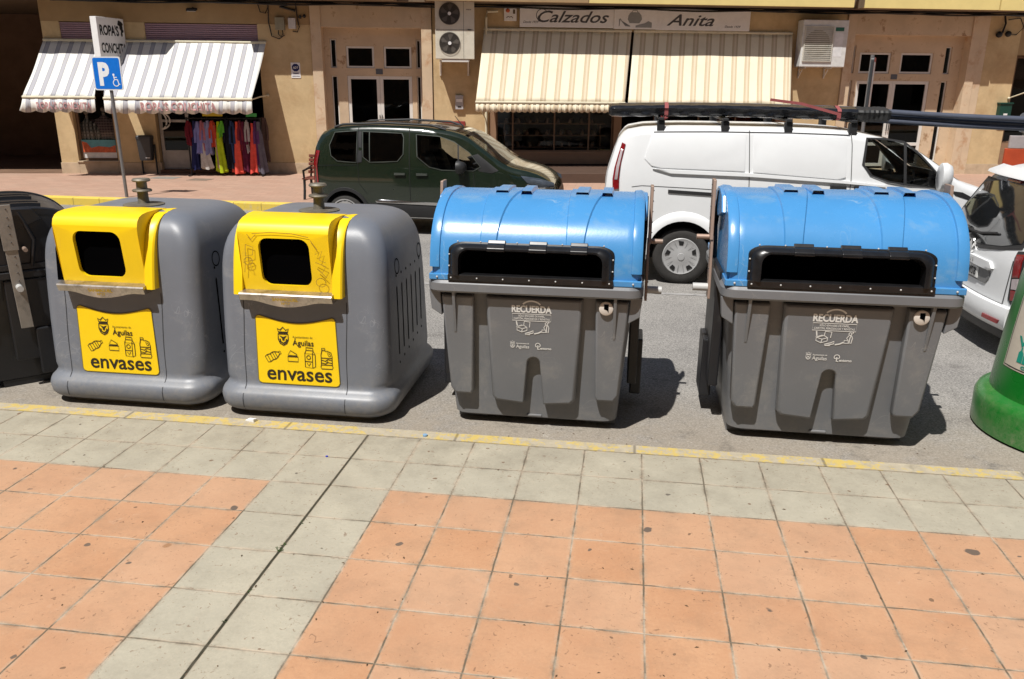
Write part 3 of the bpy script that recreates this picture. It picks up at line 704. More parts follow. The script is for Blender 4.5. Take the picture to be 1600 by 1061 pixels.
g = MB(); g.ball((-.15,-.1,.1), .09); g.ball((.12,-.1,.12), .085); g.tube([(0,0,.6),(.02,-.06,.4),(-.05,-.08,.15)], .025, 6); g.tube([(.1,-.04,.5),(.45,-.04,.55),(.6,-.04,.3),(.4,-.04,.1),(.1,-.04,.1)], .015, 6); g.build('lamp_head', M_cable, t)

# ------------------------------------------------------------------ clothes shop goods
def plaid(name, c0, c1, c2, sc=14):
    m, t, n, l, b = _base(name); v = coords(t); sep = N(n, 'ShaderNodeSeparateXYZ'); l.new(v, sep.inputs[0])
    a = mth(t, 'GREATER_THAN', mth(t, 'FRACT', mth(t, 'MULTIPLY', sep.outputs[0], sc)), .55); b2 = mth(t, 'GREATER_THAN', mth(t, 'FRACT', mth(t, 'MULTIPLY', sep.outputs[2], sc)), .55)
    c = mix(t, c0, c1, a); c = mix(t, c, c2, mth(t, 'MULTIPLY', b2, .65)); l.new(c, b.inputs['Base Color']); b.inputs['Roughness'].default_value = .9
    return m
def shirt(label, u, z, wd, m, y):
    t = fthing('shirt', label, 'shirt', u, y, z)
    g = MB()
    def ring(zz, hw, hd): return [(hw*math.cos(2*PI*k/16), hd*math.sin(2*PI*k/16)*1, zz) for k in range(16)]
    g.loft([ring(0,.27*wd,.13), ring(.25,.25*wd,.13), ring(.5,.28*wd,.14), ring(.62,.25*wd,.12), ring(.68,.12*wd,.08), ring(.74,.08*wd,.07)])
    for s in (-1, 1): g.tube([(s*.24*wd,0,.60),(s*.36*wd,-.03,.38),(s*.38*wd,-.07,.1)], [.08,.085,.07], 8)
    g.build('cloth', m, t, smooth=60)
    g = MB(); g.tube([(0,0,.72),(0,0,.82)], .045, 8); g.ball((0,0,.9), .07); g.build('mannequin_neck', pm('mannequin', (.35,.30,.27), .6), t)
shirt('red and grey checked shirt on a mannequin in the shop window', -4.28, .8, 1.1, plaid('plaid_red', (.16,.11,.12), (.06,.04,.05), (.30,.24,.24)), -.42)
shirt('black and white checked shirt at the left of the shop window', -4.72, .72, .75, plaid('plaid_black', (.42,.42,.42), (.03,.03,.03), (.12,.12,.12), 11), -.36)
t = fthing('poster', 'orange and teal poster leaning along the foot of the shop window', 'poster', -4.42, -.15, .56)
g = MB(); g.box(-.44, .47, -.012, 0, 0, .34); g.build('sheet', pm('teal_print', (.10,.30,.36), .6, var=.3, scale=3), t, smooth=0)
g = MB(); g.patch([(-.43,.0),(.46,.0),(.46,.2),(.3,.14),(0,.17),(-.2,.12),(-.3,.26),(-.43,.3)], lambda a, b: (a, -.0145, b)); g.build('print', pm('orange_print', (.50,.10,.035), .6, var=.4, scale=9), t, smooth=0)
rk = fthing('clothes_rack', 'black clothes rail across the open shop door', 'clothes rack', -.78, .58, .0)
g = MB(); g.tube([(-1.0,0,1.52),(.98,0,1.52)], .022, 8)
for u in (-.98, .96): g.tube([(u,0,0),(u,0,1.55)], .022, 8); g.tube([(u,-.28,.03),(u,.28,.03)], .022, 8)
g.build('rail', M_cable, rk)
g = MB(); g.box(-.52, .0, -.09, -.07, 1.58, 1.70); rk2 = g.build('price_card', flat('yellow_card', (.55,.42,.03), .7), rk, smooth=0)
g = MB(); g.box(.62, .9, -.09, -.07, 1.57, 1.66); g.build('price_card', flat('green_card', (.05,.35,.08), .7), rk, smooth=0)
def garment(label, u, z0, z1, w0, w1, col, kind='dress', dy=0):
    t = fthing('garment', label, kind, u, .60+dy, z0, 'clothes hanging on the black rail')
    g = MB(); rings = []; h = z1-z0; ph = u*17
    for j in range(9):
        s = j/8; hw = (w0*.92+(w1*.85-w0*.92)*s**.8)*(1 if s < .86 else .55)*.5
        ring = []
        for k in range(32):
            a = 2*PI*k/32; fo = 1+.30*(1-s*.8)*math.sin(5*a+ph+1.5*s)+.12*(1-s)*math.sin(9*a+2*ph)
            ring.append((hw*math.cos(a)*fo+.025*math.sin(3*s+ph), .09*math.sin(a)*fo, s*h+(.03*math.sin(3*a+ph) if j == 0 else 0)))
        rings.append(ring)
    g.loft(rings); g.build('cloth', pm('cloth_%d' % (len(MATS)), col, .9, var=.18, scale=9, spec=.1), t, smooth=60)
    if kind in ('blouse', 'top', 'shirt', 'cardigan', 'coat', 'tunic'):
        for sg in (-1, 1):
            g = MB(); L_ = min(.55, h*.6); g.tube([(sg*w1*.22,-.02,h-.05),(sg*w1*.42,-.06,h-.05-L_*.4),(sg*w1*.44,-.09,h-.05-L_)], [.035,.04,.034], 8); g.build('sleeve', t.children[0].data.materials[0], t, smooth=60)
    g = MB(); g.tube([(-w1*.3,0,h-.03),(0,0,h+.03),(w1*.3,0,h-.03)], .008, 5); g.tube([(0,0,h+.03),(0,0,h+.1)], .006, 5); g.build('hanger', M_cable, t)
GARM = (('dark red top hung at the left end of the rail', -1.68, .75, 1.42, .2, .16, (.16,.02,.035), 'top'), ('long navy trousers under the dark red top', -1.56, .1, 1.42, .22, .18, (.02,.025,.09), 'trousers'),
          ('lilac blue blouse between navy clothes and red blouse', -1.44, .52, 1.4, .28, .2, (.21,.22,.50), 'blouse'), ('white lace skirt below the lilac blouse', -1.30, .12, .95, .34, .2, (.52,.50,.47), 'skirt'),
          ('blue grey blouse above the white skirt', -1.2, .50, 1.42, .26, .2, (.24,.25,.46), 'blouse'), ('orange red blouse left of the lime dress', -1.06, .7, 1.42, .2, .16, (.50,.07,.04), 'blouse'),
          ('lime green long dress on the rail', -.90, .03, 1.4, .30, .2, (.42,.55,.02), 'dress'), ('bright green top right of the lime dress', -.83, .95, 1.42, .14, .14, (.14,.50,.05), 'top'),
          ('black long coat in the middle of the rail', -.66, .12, 1.45, .28, .24, (.012,.014,.022), 'coat'), ('coral long dress right of the black coat', -.44, .0, 1.4, .32, .17, (.72,.10,.07), 'dress'),
          ('dark wine tunic between the two coral dresses', -.24, .05, 1.4, .22, .18, (.12,.02,.05), 'tunic'), ('second coral dress, nearer the right end of the rail', -.03, .0, 1.36, .30, .17, (.70,.09,.07), 'dress'),
          ('dark grey skirt at the right end of the rail', .16, .0, 1.4, .3, .22, (.13,.12,.15), 'skirt'), ('brown cardigan hung beyond the grey skirt', .24, .3, 1.5, .30, .25, (.10,.065,.055), 'cardigan'),
          ('narrow pink blouse between the lilac and blue grey ones', -1.33, .62, 1.42, .13, .12, (.42,.16,.20), 'blouse'), ('denim shirt squeezed right of the black coat', -.555, .3, 1.42, .14, .13, (.035,.06,.15), 'shirt'),
          ('narrow maroon top right of the first coral dress', -.33, .6, 1.43, .13, .12, (.20,.03,.05), 'top'), ('white and grey scarf-like top right of the wine tunic', -.155, .55, 1.44, .10, .09, (.42,.40,.40), 'top'),
          ('violet long blouse right of the second coral dress', .085, .2, 1.42, .12, .11, (.13,.05,.16), 'blouse'), ('cream slip left of the lime dress', -.985, .12, 1.3, .10, .09, (.50,.36,.27), 'slip'))
for a in GARM:
    lab, u, z0, z1, w0, w1, c = a[:7]; garment(lab, u-.02, z0+.08, z1+.04, w0, w1, c, a[7], .0 if 'cardigan' not in lab else -.2)
# litter bin on the wall side
t = fthing('litter_bin', 'dark grey litter bin on two legs between the shop window and the door', 'litter bin', -3.03, .22, 0)
g = MB(); g.loft([[(x, y, z) for x, y in rrect(-.17*s, .17*s, -.13*s, .13*s, .05)] for z, s in ((.38, .9), (.42, .97), (.93, 1.12), (.96, 1.16))]); g.build('bucket', pm('dark_plastic', (.030,.032,.036), .5), t)
g = MB(); g.loft([[(x, y, z) for x, y in rrect(-.2*s, .2*s, -.16*s, .16*s, .05)] for z, s in ((.955, 1), (1.02, 1), (1.05, .85))]); g.build('lid', pm('dark_plastic', (.030,.032,.036), .5), t)
for u in (-.18, .2): g = MB(); g.tube([(u,.12,0),(u,.12,.8)], .025, 8); g.build('leg', M_cable, t)
g = MB(); g.box(.02, .13, -.152, -.145, .45, .465); g.build('badge', M_signw, t, smooth=0)

# ------------------------------------------------------------------ shoes in the shoe shop window
M_shelf = pm('shelf_board', (.20,.12,.075), .6)
for k, zz in enumerate((.72, 1.05, 1.38)):
    t = fthing('display_shelf', ('low', 'middle', 'upper')[k]+' wooden shelf of shoes behind the shop window glass', 'shelf', 8.3, -.75-.12*k, zz)
    g = MB(); g.box(-1.55, 1.6, -.2, .2, -.03, 0); g.build('board', M_shelf, t, smooth=0)
    for u in (-1.4, 1.45): g = MB(); g.box(u-.02, u+.02, -.18, .18, -zz+.05, -.03); g.build('leg', M_shelf, t, smooth=0)
sh = None; rr = random.Random(5)
for k in range(3):
    for i in range(9):
        u = 6.95+i*.32+rr.uniform(-.05, .05); z = (.72, 1.05, 1.38)[k]+.002
        if sh is None:
            sh = fthing('shoe', 'shoe set out on a shelf behind the dark shop window', 'shoe', u, -.72, z, 'shoes in the shop window'); 
            g = MB(); g.loft([[(x*a, y*1.0+c, zz) for x, y in rrect(-.05, .05, -.14, .14, .045)] for zz, a, c in ((0,1,0),(.03,1,0),(.07,.8,.02),(.11,.6,.07),(.13,.5,.09))]); g.build('upper', pm('shoe_leather', (.22,.15,.11), .5, var=.5, scale=1.5), sh)
        else:
            c = copy_tree(sh); c.location = fpos(u, -.72-.12*k, z); c.rotation_euler = (0,0,YAW+rr.uniform(-.4,.4))
# ------------------------------------------------------------------ street furniture across the road
t = thing('parking_sign', 'blue disabled parking sign on a grey pole at the far kerb', 'sign', (-9.24, 11.48, .02))
g = MB(); g.tube([(0,0,0),(-.02,0,1.5),(-.05,0,2.9)], .036, 10); g.build('pole', pm('galvanised', (.20,.19,.19), .5, .3), t)
g = MB(); g.add([], []); g.loft([[(x-.04, y-.045, z+2.27) for x, z in rrect(-.33,.33,0,.68,.05)] for y in (0, -.012)]); pl = g.build('plate', flat('white_enamel', (.72,.72,.72), .4), t, smooth=0)
sf = lambda q: (lambda a, b: (a-.04, -.045-q, b+2.27))
g = MB(); g.patch(rrect(-.305,.305,.025,.655,.04), sf(.0145)); g.build('blue_field', flat('sign_blue', (.005,.16,.62), .35), pl, smooth=0)
g = MB(); put_text(g, 'P', -.07, .12, sf(.017), .25, h=.44, bold=.05)
wl = [(.14,.29),(.15,.22),(.22,.215),(.24,.13),(.27,.12)]
g.ribbon(wl, .022, sf(.017)); g.patch([(.14+.025*math.cos(2*PI*k/10), .315+.025*math.sin(2*PI*k/10)) for k in range(10)], sf(.017)); g.ribbon([(.15+.065*math.cos(a)+.03, .15+.065*math.sin(a)) for a in [R(120+k*20) for k in range(12)]], .018, sf(.0172)); g.ribbon([(.15,.265),(.21,.262)], .018, sf(.0168))
g.build('symbol', flat('sign_white', (.8,.8,.8), .4), pl, smooth=0)
t = thing('road_sign', 'road sign seen almost edge-on between the white van and the right doorway', 'sign', (6.16, 11.55, .02), R(-17))
g = MB(); g.tube([(0,.06,0),(0,.06,3.05)], .035, 10); g.build('pole', MATS['galvanised'], t)
def vert_plate(g, y0, y1, x): g.loft([[(x+d, a, b) for a, b in rrect(y0, y1, 2.0, 3.0, .06)] for d in (-.03, .02)])
g = MB(); vert_plate(g, -.36, .36, .035); pl = g.build('plate', pm('sign_back', (.035,.037,.04), .5), t, smooth=0)
g = MB(); g.ring(rrect(-.36,.36,2.0,3.0,.06), rrect(-.28,.28,2.08,2.92,.04), lambda a, b: (.0585, a, b)); g.build('red_border', flat('sign_red', (.5,.02,.02), .4), pl, smooth=0)
g = MB(); g.patch(rrect(-.28,.28,2.08,2.92,.04), lambda a, b: (.058, a, b)); g.build('white_field', flat('sign_white', (.8,.8,.8), .4), pl, smooth=0)
# park bench behind the green car
t = thing('park_bench', 'red-brown slatted bench with black iron ends behind the green car', 'bench', (-5.35, 12.25, .02), R(4))
M_iron = flat('black_iron', (.012,.012,.012), .5); M_slat = pm('red_slats', (.17,.045,.028), .5)
for x in (.05, 1.75):
    g = MB(); g.tube([(x,-.35,0),(x,-.3,.2),(x,-.28,.42),(x,.18,.42),(x,.26,.6),(x,.34,.92)], .03, 8); g.tube([(x,.25,0),(x,.18,.42)], .03, 8); g.tube([(x,-.28,.42),(x,-.32,.62),(x,.24,.66)], .025, 8); g.build('iron_end', M_iron, t)
g = MB()
for k in range(5): g.box(0, 1.8, -.3+k*.1, -.22+k*.1, .43, .46)
g.build('seat', M_slat, t, smooth=0, bevel=.005)
g = MB()
for k in range(5): g.box(0, 1.8, .17+k*.03, .2+k*.03, .52+k*.085, .585+k*.085)
g.build('backrest', M_slat, t, smooth=0, bevel=.005)
# orange cabinet beyond the white car
t = thing('barrier', 'orange red plastic panel with a grey top edge, at the right beyond the white car', 'barrier', (9.35, 11.75, .02))
g = MB(); g.box(-.5, 1.2, 0, .06, .1, 1.38); g.build('panel', pm('orange_plastic', (.42,.06,.02), .45, var=.15, scale=3), t, smooth=0, bevel=.01)
g = MB(); g.box(-.45, 1.2, .0, .06, 1.385, 1.62); g.build('top_panel', pm('grey_panel', (.35,.31,.31), .6), t, smooth=0, bevel=.01)
for x in (-.52, 1.1): bar('foot', M_iron, t, x, x+.06, -.2, .25, 0, .1)
# access covers in the far pavement
for x, y, sx, sy, c, lab in ((-10.5, 15.2, .7, .5, (.24,.22,.19), 'grey drain cover set in the pink paving near the litter bin'), (-9.4, 15.0, .55, .45, (.20,.15,.11), 'brown drain cover beside the grey one in the pink paving')):
    g = MB(); g.box(x-sx/2, x+sx/2, y-sy/2, y+sy/2, .01, .025); tag(g.build('drain_cover', pm('cover_%d' % int(x*10), c, .7), smooth=0), lab, 'drain cover')

# ------------------------------------------------------------------ vehicles
M_tyre = pm('tyre_rubber', (.028,.026,.024), .85, var=.15, scale=20, bmp=.3, bscale=30)
M_black_pl = pm('black_trim', (.018,.018,.019), .55)
M_inner = pm('cabin_dark', (.028,.027,.027), .9)
M_arch = flat('wheel_arch', (.006,.006,.006), .9)
M_carglass = glass('car_glass', (.62,.66,.64), .9)
M_priv = glass('privacy_glass', (.05,.055,.055), 1.0)
M_chrome = pm('chrome', (.62,.62,.62), .2, 1.0, var=.03)
M_headl = pm('headlamp', (.10,.12,.15), .12, .4, var=.2, scale=12)
M_tail = pm('tail_red', (.20,.005,.008), .2, var=.3, scale=9, coat=.6)
M_whitep = pm('white_car_paint', (.70,.71,.715), .42, var=.015, coat=.25)
M_greenp = pm('green_car_paint', (.008,.015,.007), .25, .0, var=.1, coat=1.0)
class Car:
    def __init__(s, t, L, hw, top, plan, zbelt, zroof, tum, zb, lean=0, rbar=.0, rr=.14, crown=.05, bulge=.03, inset=0.):
        s.t = t; s.L = L; s.hw = hw; s.top = top; s.plan = plan; s.zbelt = zbelt; s.zroof = zroof; s.tum = tum; s.zb = zb
        s.lean = lean; s.rbar = rbar; s.rr = rr; s.crown = crown; s.bulge = bulge
    def w(s, x): return s.hw*smoothi(s.plan, x)
    def side(s, x, z):
        w = s.w(x); zb2 = s.zb+.35
        if z <= s.zbelt: return w*(1-.045*max(0, (zb2-z)/.35)**1.5) + s.bulge*math.sin(PI*min(1, max(0, (z-s.zb)/(s.zbelt-s.zb))))*.0
        t = (z-s.zbelt)/(s.zroof-s.zbelt)
        return w-s.tum*t**1.35
    def warp(s, x, y, z):
        f = max(0, 1-x/.9)
        k = s.lean*max(0, (z-s.zbelt)/(s.zroof-s.zbelt))**1.2
        return (x+k*f+s.rbar*(abs(y)/s.hw)**2.5*f, y, z)
    def ring(s, x, d=0, zb=None, raw=False):
        """closed section at x, inset by d"""
        zt = smoothi(s.top, x)-d; zb = s.zb if zb is None else zb; rr = min(s.rr, (zt-zb)*.3)
        zs = zt-rr; pts = []
        for f in (0, .4, .8): pts.append((s.side(x, zb)*f*.97, zb))
        for f in (0, .06, .2, .4, .6, .8, 1.0):
            z = zb+.02+(zs-zb-.02)*f; pts.append((s.side(x, z)-d-(.03 if f == 0 else 0), z))
        ys = s.side(x, zs)-d
        y2 = s.side(x, zt)-d-rr*.85
        for k in range(1, 5):
            a = PI/2*k/4; pts.append((y2+(ys-y2)*math.cos(a), zs+(rr-s.crown*.35)*math.sin(a)))
        for f in (.6, .3, 0): pts.append((y2*f, zt-s.crown*.35*f*f))
        full = [(y, z) for y, z in pts]+[(-y, z) for y, z in pts[-2:0:-1]]
        if raw: return [(x, y, z) for y, z in full]
        return [s.warp(x, y, z) for y, z in full]
    def roofz(s, x, y):
        zt = smoothi(s.top, x); ys = s.side(x, zt)-s.rr*.85
        return zt-s.crown*.35*min(1, (y/ys))**2
    def body(s, m, cabin, side_wins, screen, wheels, wr, name='body'):
        xs = sorted(set([0, .015, .05, .1]+[s.L*k/46 for k in range(3, 46)]+[s.L-.1, s.L-.04, s.L-.012, s.L]))
        g = MB()
        def cap(x):        # dished cap rings so the ends shade like pressed panels
            raw = [(y, z) for _, y, z in s.ring(x, raw=True)]; zc = (min(z for _, z in raw)+max(z for _, z in raw))/2
            return [[s.warp(x, y*k, zc+(z-zc)*k) for y, z in raw] for k in (.02, .25, .5, .75, .92)]
        g.loft(cap(0)+[s.ring(x) for x in xs]+cap(s.L)[::-1]); o = g.build(name, m, s.t, smooth=0)
        cut = []
        if cabin:
            x0, x1, zf = cabin; c = MB(); c.loft([s.ring(x0+(x1-x0)*k/14, .055, zf) for k in range(15)]); cut.append(c.build('cut', M_inner, s.t, smooth=0))
        for poly in side_wins:
            c = MB(); c.prism(poly, -s.hw-.3, s.hw+.3, 'y', s.warp); cut.append(c.build('cut', M_black_pl, s.t, smooth=0))
        if screen:
            x0, x1, wd = screen; c = MB()
            rings = []
            for k in range(7):
                x = x0+(x1-x0)*k/6; z = smoothi(s.top, x); hw_ = s.side(x, z)-wd
                rings.append([(x,-hw_,z+.15),(x,hw_,z+.15),(x,hw_,z-.14),(x,-hw_,z-.14)])
            c.loft(rings); cut.append(c.build('cut', M_black_pl, s.t, smooth=0))
        for wx, wz in wheels:
            c = MB(); c.lathe([(wr, 0), (wr, 1)], 32, lambda x, y, z: (wx+x, -s.hw-.2+z*.52, wz+y)); cut.append(c.build('cut', M_arch, s.t, smooth=0))
            c = MB(); c.lathe([(wr, 0), (wr, 1)], 32, lambda x, y, z: (wx+x, s.hw+.2-z*.52, wz+y)); cut.append(c.build('cut', M_arch, s.t, smooth=0))
        finish(o, 0)
        for c in cut:
            md = o.modifiers.new('b', 'BOOLEAN'); md.object = c; md.operation = 'DIFFERENCE'; md.solver = 'EXACT'; md.material_mode = 'TRANSFER'
        dg = bpy.context.evaluated_depsgraph_get(); me = bpy.data.meshes.new_from_object(o.evaluated_get(dg))
        o.modifiers.clear(); o.data = me
        for c in cut: bpy.data.objects.remove(c)
        for p in me.polygons: p.use_smooth = True
        me.set_sharp_from_angle(angle=R(28))
        return o
    def dense(s, poly, step=.12):
        out = []
        for i in range(len(poly)):
            a = Vector(poly[i]); b = Vector(poly[(i+1) % len(poly)]); n = max(1, int((b-a).length/step))
            out += [tuple(a+(b-a)*k/n) for k in range(n)]
        return out
    def onside(s, sgn, eps):
        return lambda x, z: s.warp(x, sgn*(s.side(x, z)+eps), z)
    def pane(s, name, poly, m, parent, sgn=-1, eps=.004, frame=None, fw=.022):
        p = s.dense(poly); g = MB(); cx = sum(q[0] for q in p)/len(p); cz = sum(q[1] for q in p)/len(p)
        f = s.onside(sgn, eps); n = len(p)
        rings = [[f(cx+(x-cx)*k, cz+(z-cz)*k) for x, z in p] for k in (1, .75, .5, .25)]
        g.loft(rings, cap=False); g.add([f(cx,cz)]+rings[-1], [(0, i+1, (i+1) % n+1) for i in range(n)])
        o = g.build(name, m, parent, smooth=60)
        if frame:
            g = MB(); f2 = s.onside(sgn, eps+.004)
            outer = [(cx+(x-cx)*(1+fw/max(.1, abs(x-cx)+abs(z-cz))*1.2), cz+(z-cz)*(1+fw/max(.1, abs(x-cx)+abs(z-cz))*1.2)) for x, z in p]
            g.ring(outer, [(cx+(x-cx)*(1-fw*.8), cz+(z-cz)*(1-fw*1.2)) for x, z in p], f2); g.build('window_frame', frame, o, smooth=60)
        return o
    def line(s, name, pts, wd, m, parent, sgn=-1, eps=.003, closed=False):
        d = []
        for a, b in zip(pts, pts[1:]+([pts[0]] if closed else [])):
            n = max(1, int(math.hypot(b[0]-a[0], b[1]-a[1])/.06)); d += [(a[0]+(b[0]-a[0])*k/n, a[1]+(b[1]-a[1])*k/n) for k in range(n)]
        if not closed: d.append(pts[-1])
        g = MB(); g.ribbon(d, wd, s.onside(sgn, eps), closed); return g.build(name, m, parent, smooth=0)
    def slab(s, name, poly, m, parent, sgn=-1, th=.03, bev=.01, dense=.12):
        p = s.dense(poly, dense); g = MB(); cx = sum(q[0] for q in p)/len(p); cz = sum(q[1] for q in p)/len(p)
        fi = s.onside(sgn, -.01); fo = s.onside(sgn, th)
        g.loft([[fi(*q) for q in p], [s.onside(sgn, th*.7)(*q) for q in p], [fo(cx+(x-cx)*.97, cz+(z-cz)*.94) for x, z in p]])
        return g.build(name, m, parent, smooth=50)
    def glass_front(s, name, x0, x1, wd, m, parent, eps=.004):
        g = MB(); rings = []
        for k in range(9):
            x = x0+(x1-x0)*k/8; hw_ = s.side(x, smoothi(s.top, x))-wd
            rings.append([(x, hw_*(j/6-1), s.roofz(x, hw_*(j/6-1))+eps) for j in range(13)])
        g.loft(rings, cap=False, closed=False); return g.build(name, m, parent, smooth=60)
def wheel(t, x, y, z, rad, wd, style, sgn=-1):
    """tyre with rim; y is the outer face"""
    fm = lambda a, b, c: (x+a, y-sgn*c*1.0, z+b)
    g = MB(); r0 = rad*.64
    g.lathe([(r0,.03),(r0+.01,.008),(rad*.78,.0),(rad*.92,.008),(rad*.985,.035),(rad,.06),(rad,wd-.05),(rad*.97,wd-.01),(r0,wd)], 40, fm)
    tyre = g.build('wheel', M_tyre, t, smooth=50)
    if style == 'hubcap':
        g = MB(); g.lathe([(rad*.66,.012),(rad*.63,.0),(rad*.55,.012),(rad*.30,-.004),(rad*.13,-.012),(rad*.12,-.02),(.0005,-.022)], 40, fm)
        rim = g.build('rim', pm('hubcap_grey', (.40,.40,.40), .4, .2, var=.06), tyre, smooth=40)
        g = MB()
        for k in range(5):
            a0 = 2*PI*k/5+.35
            pts = [(rad*.54*math.cos(a0-.17), rad*.54*math.sin(a0-.17)), (rad*.57*math.cos(a0+.17), rad*.57*math.sin(a0+.17)), (rad*.42*math.cos(a0+.16), rad*.42*math.sin(a0+.16)), (rad*.40*math.cos(a0-.15), rad*.40*math.sin(a0-.15))]
            g.loft([[fm(*p, .02) for p in pts], [fm(*p, -.004) for p in pts]])
        g.build('slot', M_arch, rim, smooth=0)
        g = MB()
        for k in range(5):
            a0 = 2*PI*k/5+.35+PI/5
            for da in (-.28, .28): g.ribbon([(rad*.2*math.cos(a0+da*.8), rad*.2*math.sin(a0+da*.8)), (rad*.56*math.cos(a0+da*.75), rad*.56*math.sin(a0+da*.75))], .007, lambda p, q: fm(p, q, -.003))
        g.build('groove', flat('groove_grey', (.22,.22,.22), .5), rim, smooth=0)
    else:
        g = MB(); g.lathe([(rad*.78,.02),(rad*.7,.03),(.0005,.05)], 36, fm); rim = g.build('rim', flat('rim_black', (.02,.02,.022), .4), tyre)
        g = MB(); g.lathe([(rad*.79,.01),(rad*.78,-.004),(rad*.72,-.003),(rad*.71,.02)], 36, fm)
        for k in range(5):
            a0 = 2*PI*k/5+.3
            for da in (-.17, .17):
                c0 = (rad*.12*math.cos(a0), rad*.12*math.sin(a0)); c1 = (rad*.74*math.cos(a0+da), rad*.74*math.sin(a0+da))
                g.ribbon([c0, c1], .032, lambda p, q: fm(p, q, .006))
        g.disc((0,0,0), rad*.17, .03, 16); 
        g.v = g.v[:-32]+[fm(*p[:2], p[2]-.01) for p in g.v[-32:]]
        g.build('spoke', pm('alloy', (.6,.6,.6), .3, .7), rim, smooth=40)
    return tyre
def mirror(t, c, size, m, sgn=-1):
    g = MB(); sx, sy, sz = size
    g.loft([[(c[0]+dx+x*k*.4, c[1]+sgn*(y*k), c[2]+z*k) for x, y, z in [(math.cos(a)*0, sy*(math.cos(a)*.5+.5), sz*math.sin(a)*.5) for a in [2*PI*i/16 for i in range(16)]]] for dx, k in ((-sx*.5,.86),(-sx*.45,.98),(-sx*.1,1),(sx*.3,.8),(sx*.5,.45))])
    o = g.build('mirror', m, t, smooth=50)
    g = MB(); g.tube([(c[0], c[1]-sgn*.08, c[2]-sz*.4), (c[0], c[1]+sgn*.04, c[2]-sz*.4)], .03, 8); g.build('mirror_arm', M_black_pl, o)
def seat(t, x, y, z, m):
    g = MB(); g.loft([[(x+dx+a, y+b, z+zz) for a, b in rrect(-.11*k, .11*k, -.24*k2, .24*k2, .05)] for dx, zz, k, k2 in ((.05,0,1.6,1),(.02,.15,1.3,1),(-.05,.5,1,1),(-.12,.75,.8,.85),(-.13,.8,.6,.5))])
    g.loft([[(x-.15+a, y+b, z+zz) for a, b in rrect(-.05, .05, -.13*k, .13*k, .04)] for zz, k in ((.78,.6),(.84,1),(.98,1),(1.03,.7))])
    g.build('seat', m, t, smooth=50)

# --- white panel van, its side to us
t = thing('panel_van', 'white panel van with black pipes on its roof rack, behind the blue lid containers', 'van', (1.46, 6.90, ROAD))
van = Car(t, 5.42, 1.09, [(0,1.93),(.04,2.02),(.12,2.07),(.4,2.105),(1.2,2.125),(2.4,2.12),(3.1,2.09),(3.5,2.02),(3.84,1.93),(4.2,1.72),(4.52,1.50),(4.72,1.43),(5.0,1.34),(5.22,1.19),(5.36,.95),(5.42,.62)],
          [(0,.93),(.06,.975),(.25,1),(4.3,1),(4.8,.965),(5.2,.84),(5.42,.66)], 1.38, 2.05, .14, .30, lean=.20, rbar=.03, rr=.13, crown=.07)
FW = [(3.33,2.00),(3.33,1.68),(3.42,1.52),(3.62,1.45),(4.36,1.365),(4.33,1.43),(3.98,1.78),(3.80,1.93),(3.60,1.985)]
FW = [(3.33,1.985),(3.31,1.66),(3.42,1.53),(3.64,1.46),(4.36,1.375),(4.30,1.47),(3.98,1.79),(3.78,1.94),(3.55,1.98)]
body = van.body(M_whitep, (2.95, 4.75, .55), [FW], (3.74, 4.5, .10), [(1.09,.40),(4.42,.40)], .47)
van.pane('side_window', FW, M_carglass, t, -1, .004, M_black_pl); van.pane('side_window', FW, M_carglass, t, 1, .004, M_black_pl)
van.line('window_bar', [(3.79,1.95),(3.83,1.42)], .035, M_black_pl, t, -1, .009)
van.glass_front('windscreen', 3.72, 4.52, .09, M_carglass, t)
van.pane('quarter_window', [(4.40,1.36),(4.54,1.345),(4.80,1.22),(4.72,1.22),(4.46,1.30)], M_black_pl, t, -1, .004)
for x in (3.45,):
    for y in (-.55, .1, .55): seat(t, x, y, .62, M_inner)
g = MB(); g.box(4.1, 4.7, -.95, .95, 1.0, 1.36); g.build('dashboard', M_inner, t, smooth=0, bevel=.04)
g = MB(); g.tube([(4.02+.0+.06*math.cos(a), -.5+.19*math.sin(a), 1.36+.19*math.cos(a)) for a in [2*PI*k/24 for k in range(25)]], .016, 8); g.build('steering_wheel', M_black_pl, t)
M_gap = flat('panel_gap', (.05,.05,.052), .8)
van.line('panel_gap', [(1.86,2.06),(1.87,1.9),(1.90,1.36),(1.90,.62)], .010, M_gap, t)
van.line('panel_gap', [(3.13,2.04),(3.15,1.9),(3.17,1.45),(3.15,.5)], .010, M_gap, t)
van.line('panel_gap', [(.55,2.02),(1.4,2.035),(2.4,2.035),(3.12,2.02)], .014, M_gap, t)
van.line('panel_gap', [(.36,1.31),(.5,1.33),(1.2,1.31),(1.9,1.28)], .007, M_gap, t)
van.slab('side_panel', [(.53,2.00),(1.82,2.015),(1.83,1.545),(.75,1.565),(.60,1.59),(.48,1.68)], M_whitep, t, -1, .012)
van.slab('side_panel', [(1.92,2.015),(3.08,2.0),(3.10,1.50),(3.0,1.47),(1.94,1.535)], M_whitep, t, -1, .012)
van.slab('swage_line', [(.62,1.555),(1.0,1.545),(1.86,1.525),(3.1,1.455),(3.6,1.41),(3.6,1.385),(3.1,1.42),(1.86,1.48),(.85,1.50)], M_whitep, t, -1, .022)
van.slab('slide_rail', [(.86,1.285),(1.78,1.245),(1.78,1.20),(.86,1.24)], M_black_pl, t, -1, .012)
van.slab('handle', [(2.92,1.39),(3.12,1.385),(3.12,1.34),(2.92,1.345)], M_black_pl, t, -1, .03)
van.slab('handle', [(3.22,1.385),(3.42,1.38),(3.42,1.335),(3.22,1.34)], M_black_pl, t, -1, .03)
g = MB()
n_ = 20; arc = lambda rr_, e: [van.onside(-1, e)(1.09+rr_*math.cos(PI*k/n_), .40+rr_*math.sin(PI*k/n_)*1.0) for k in range(n_+1)]
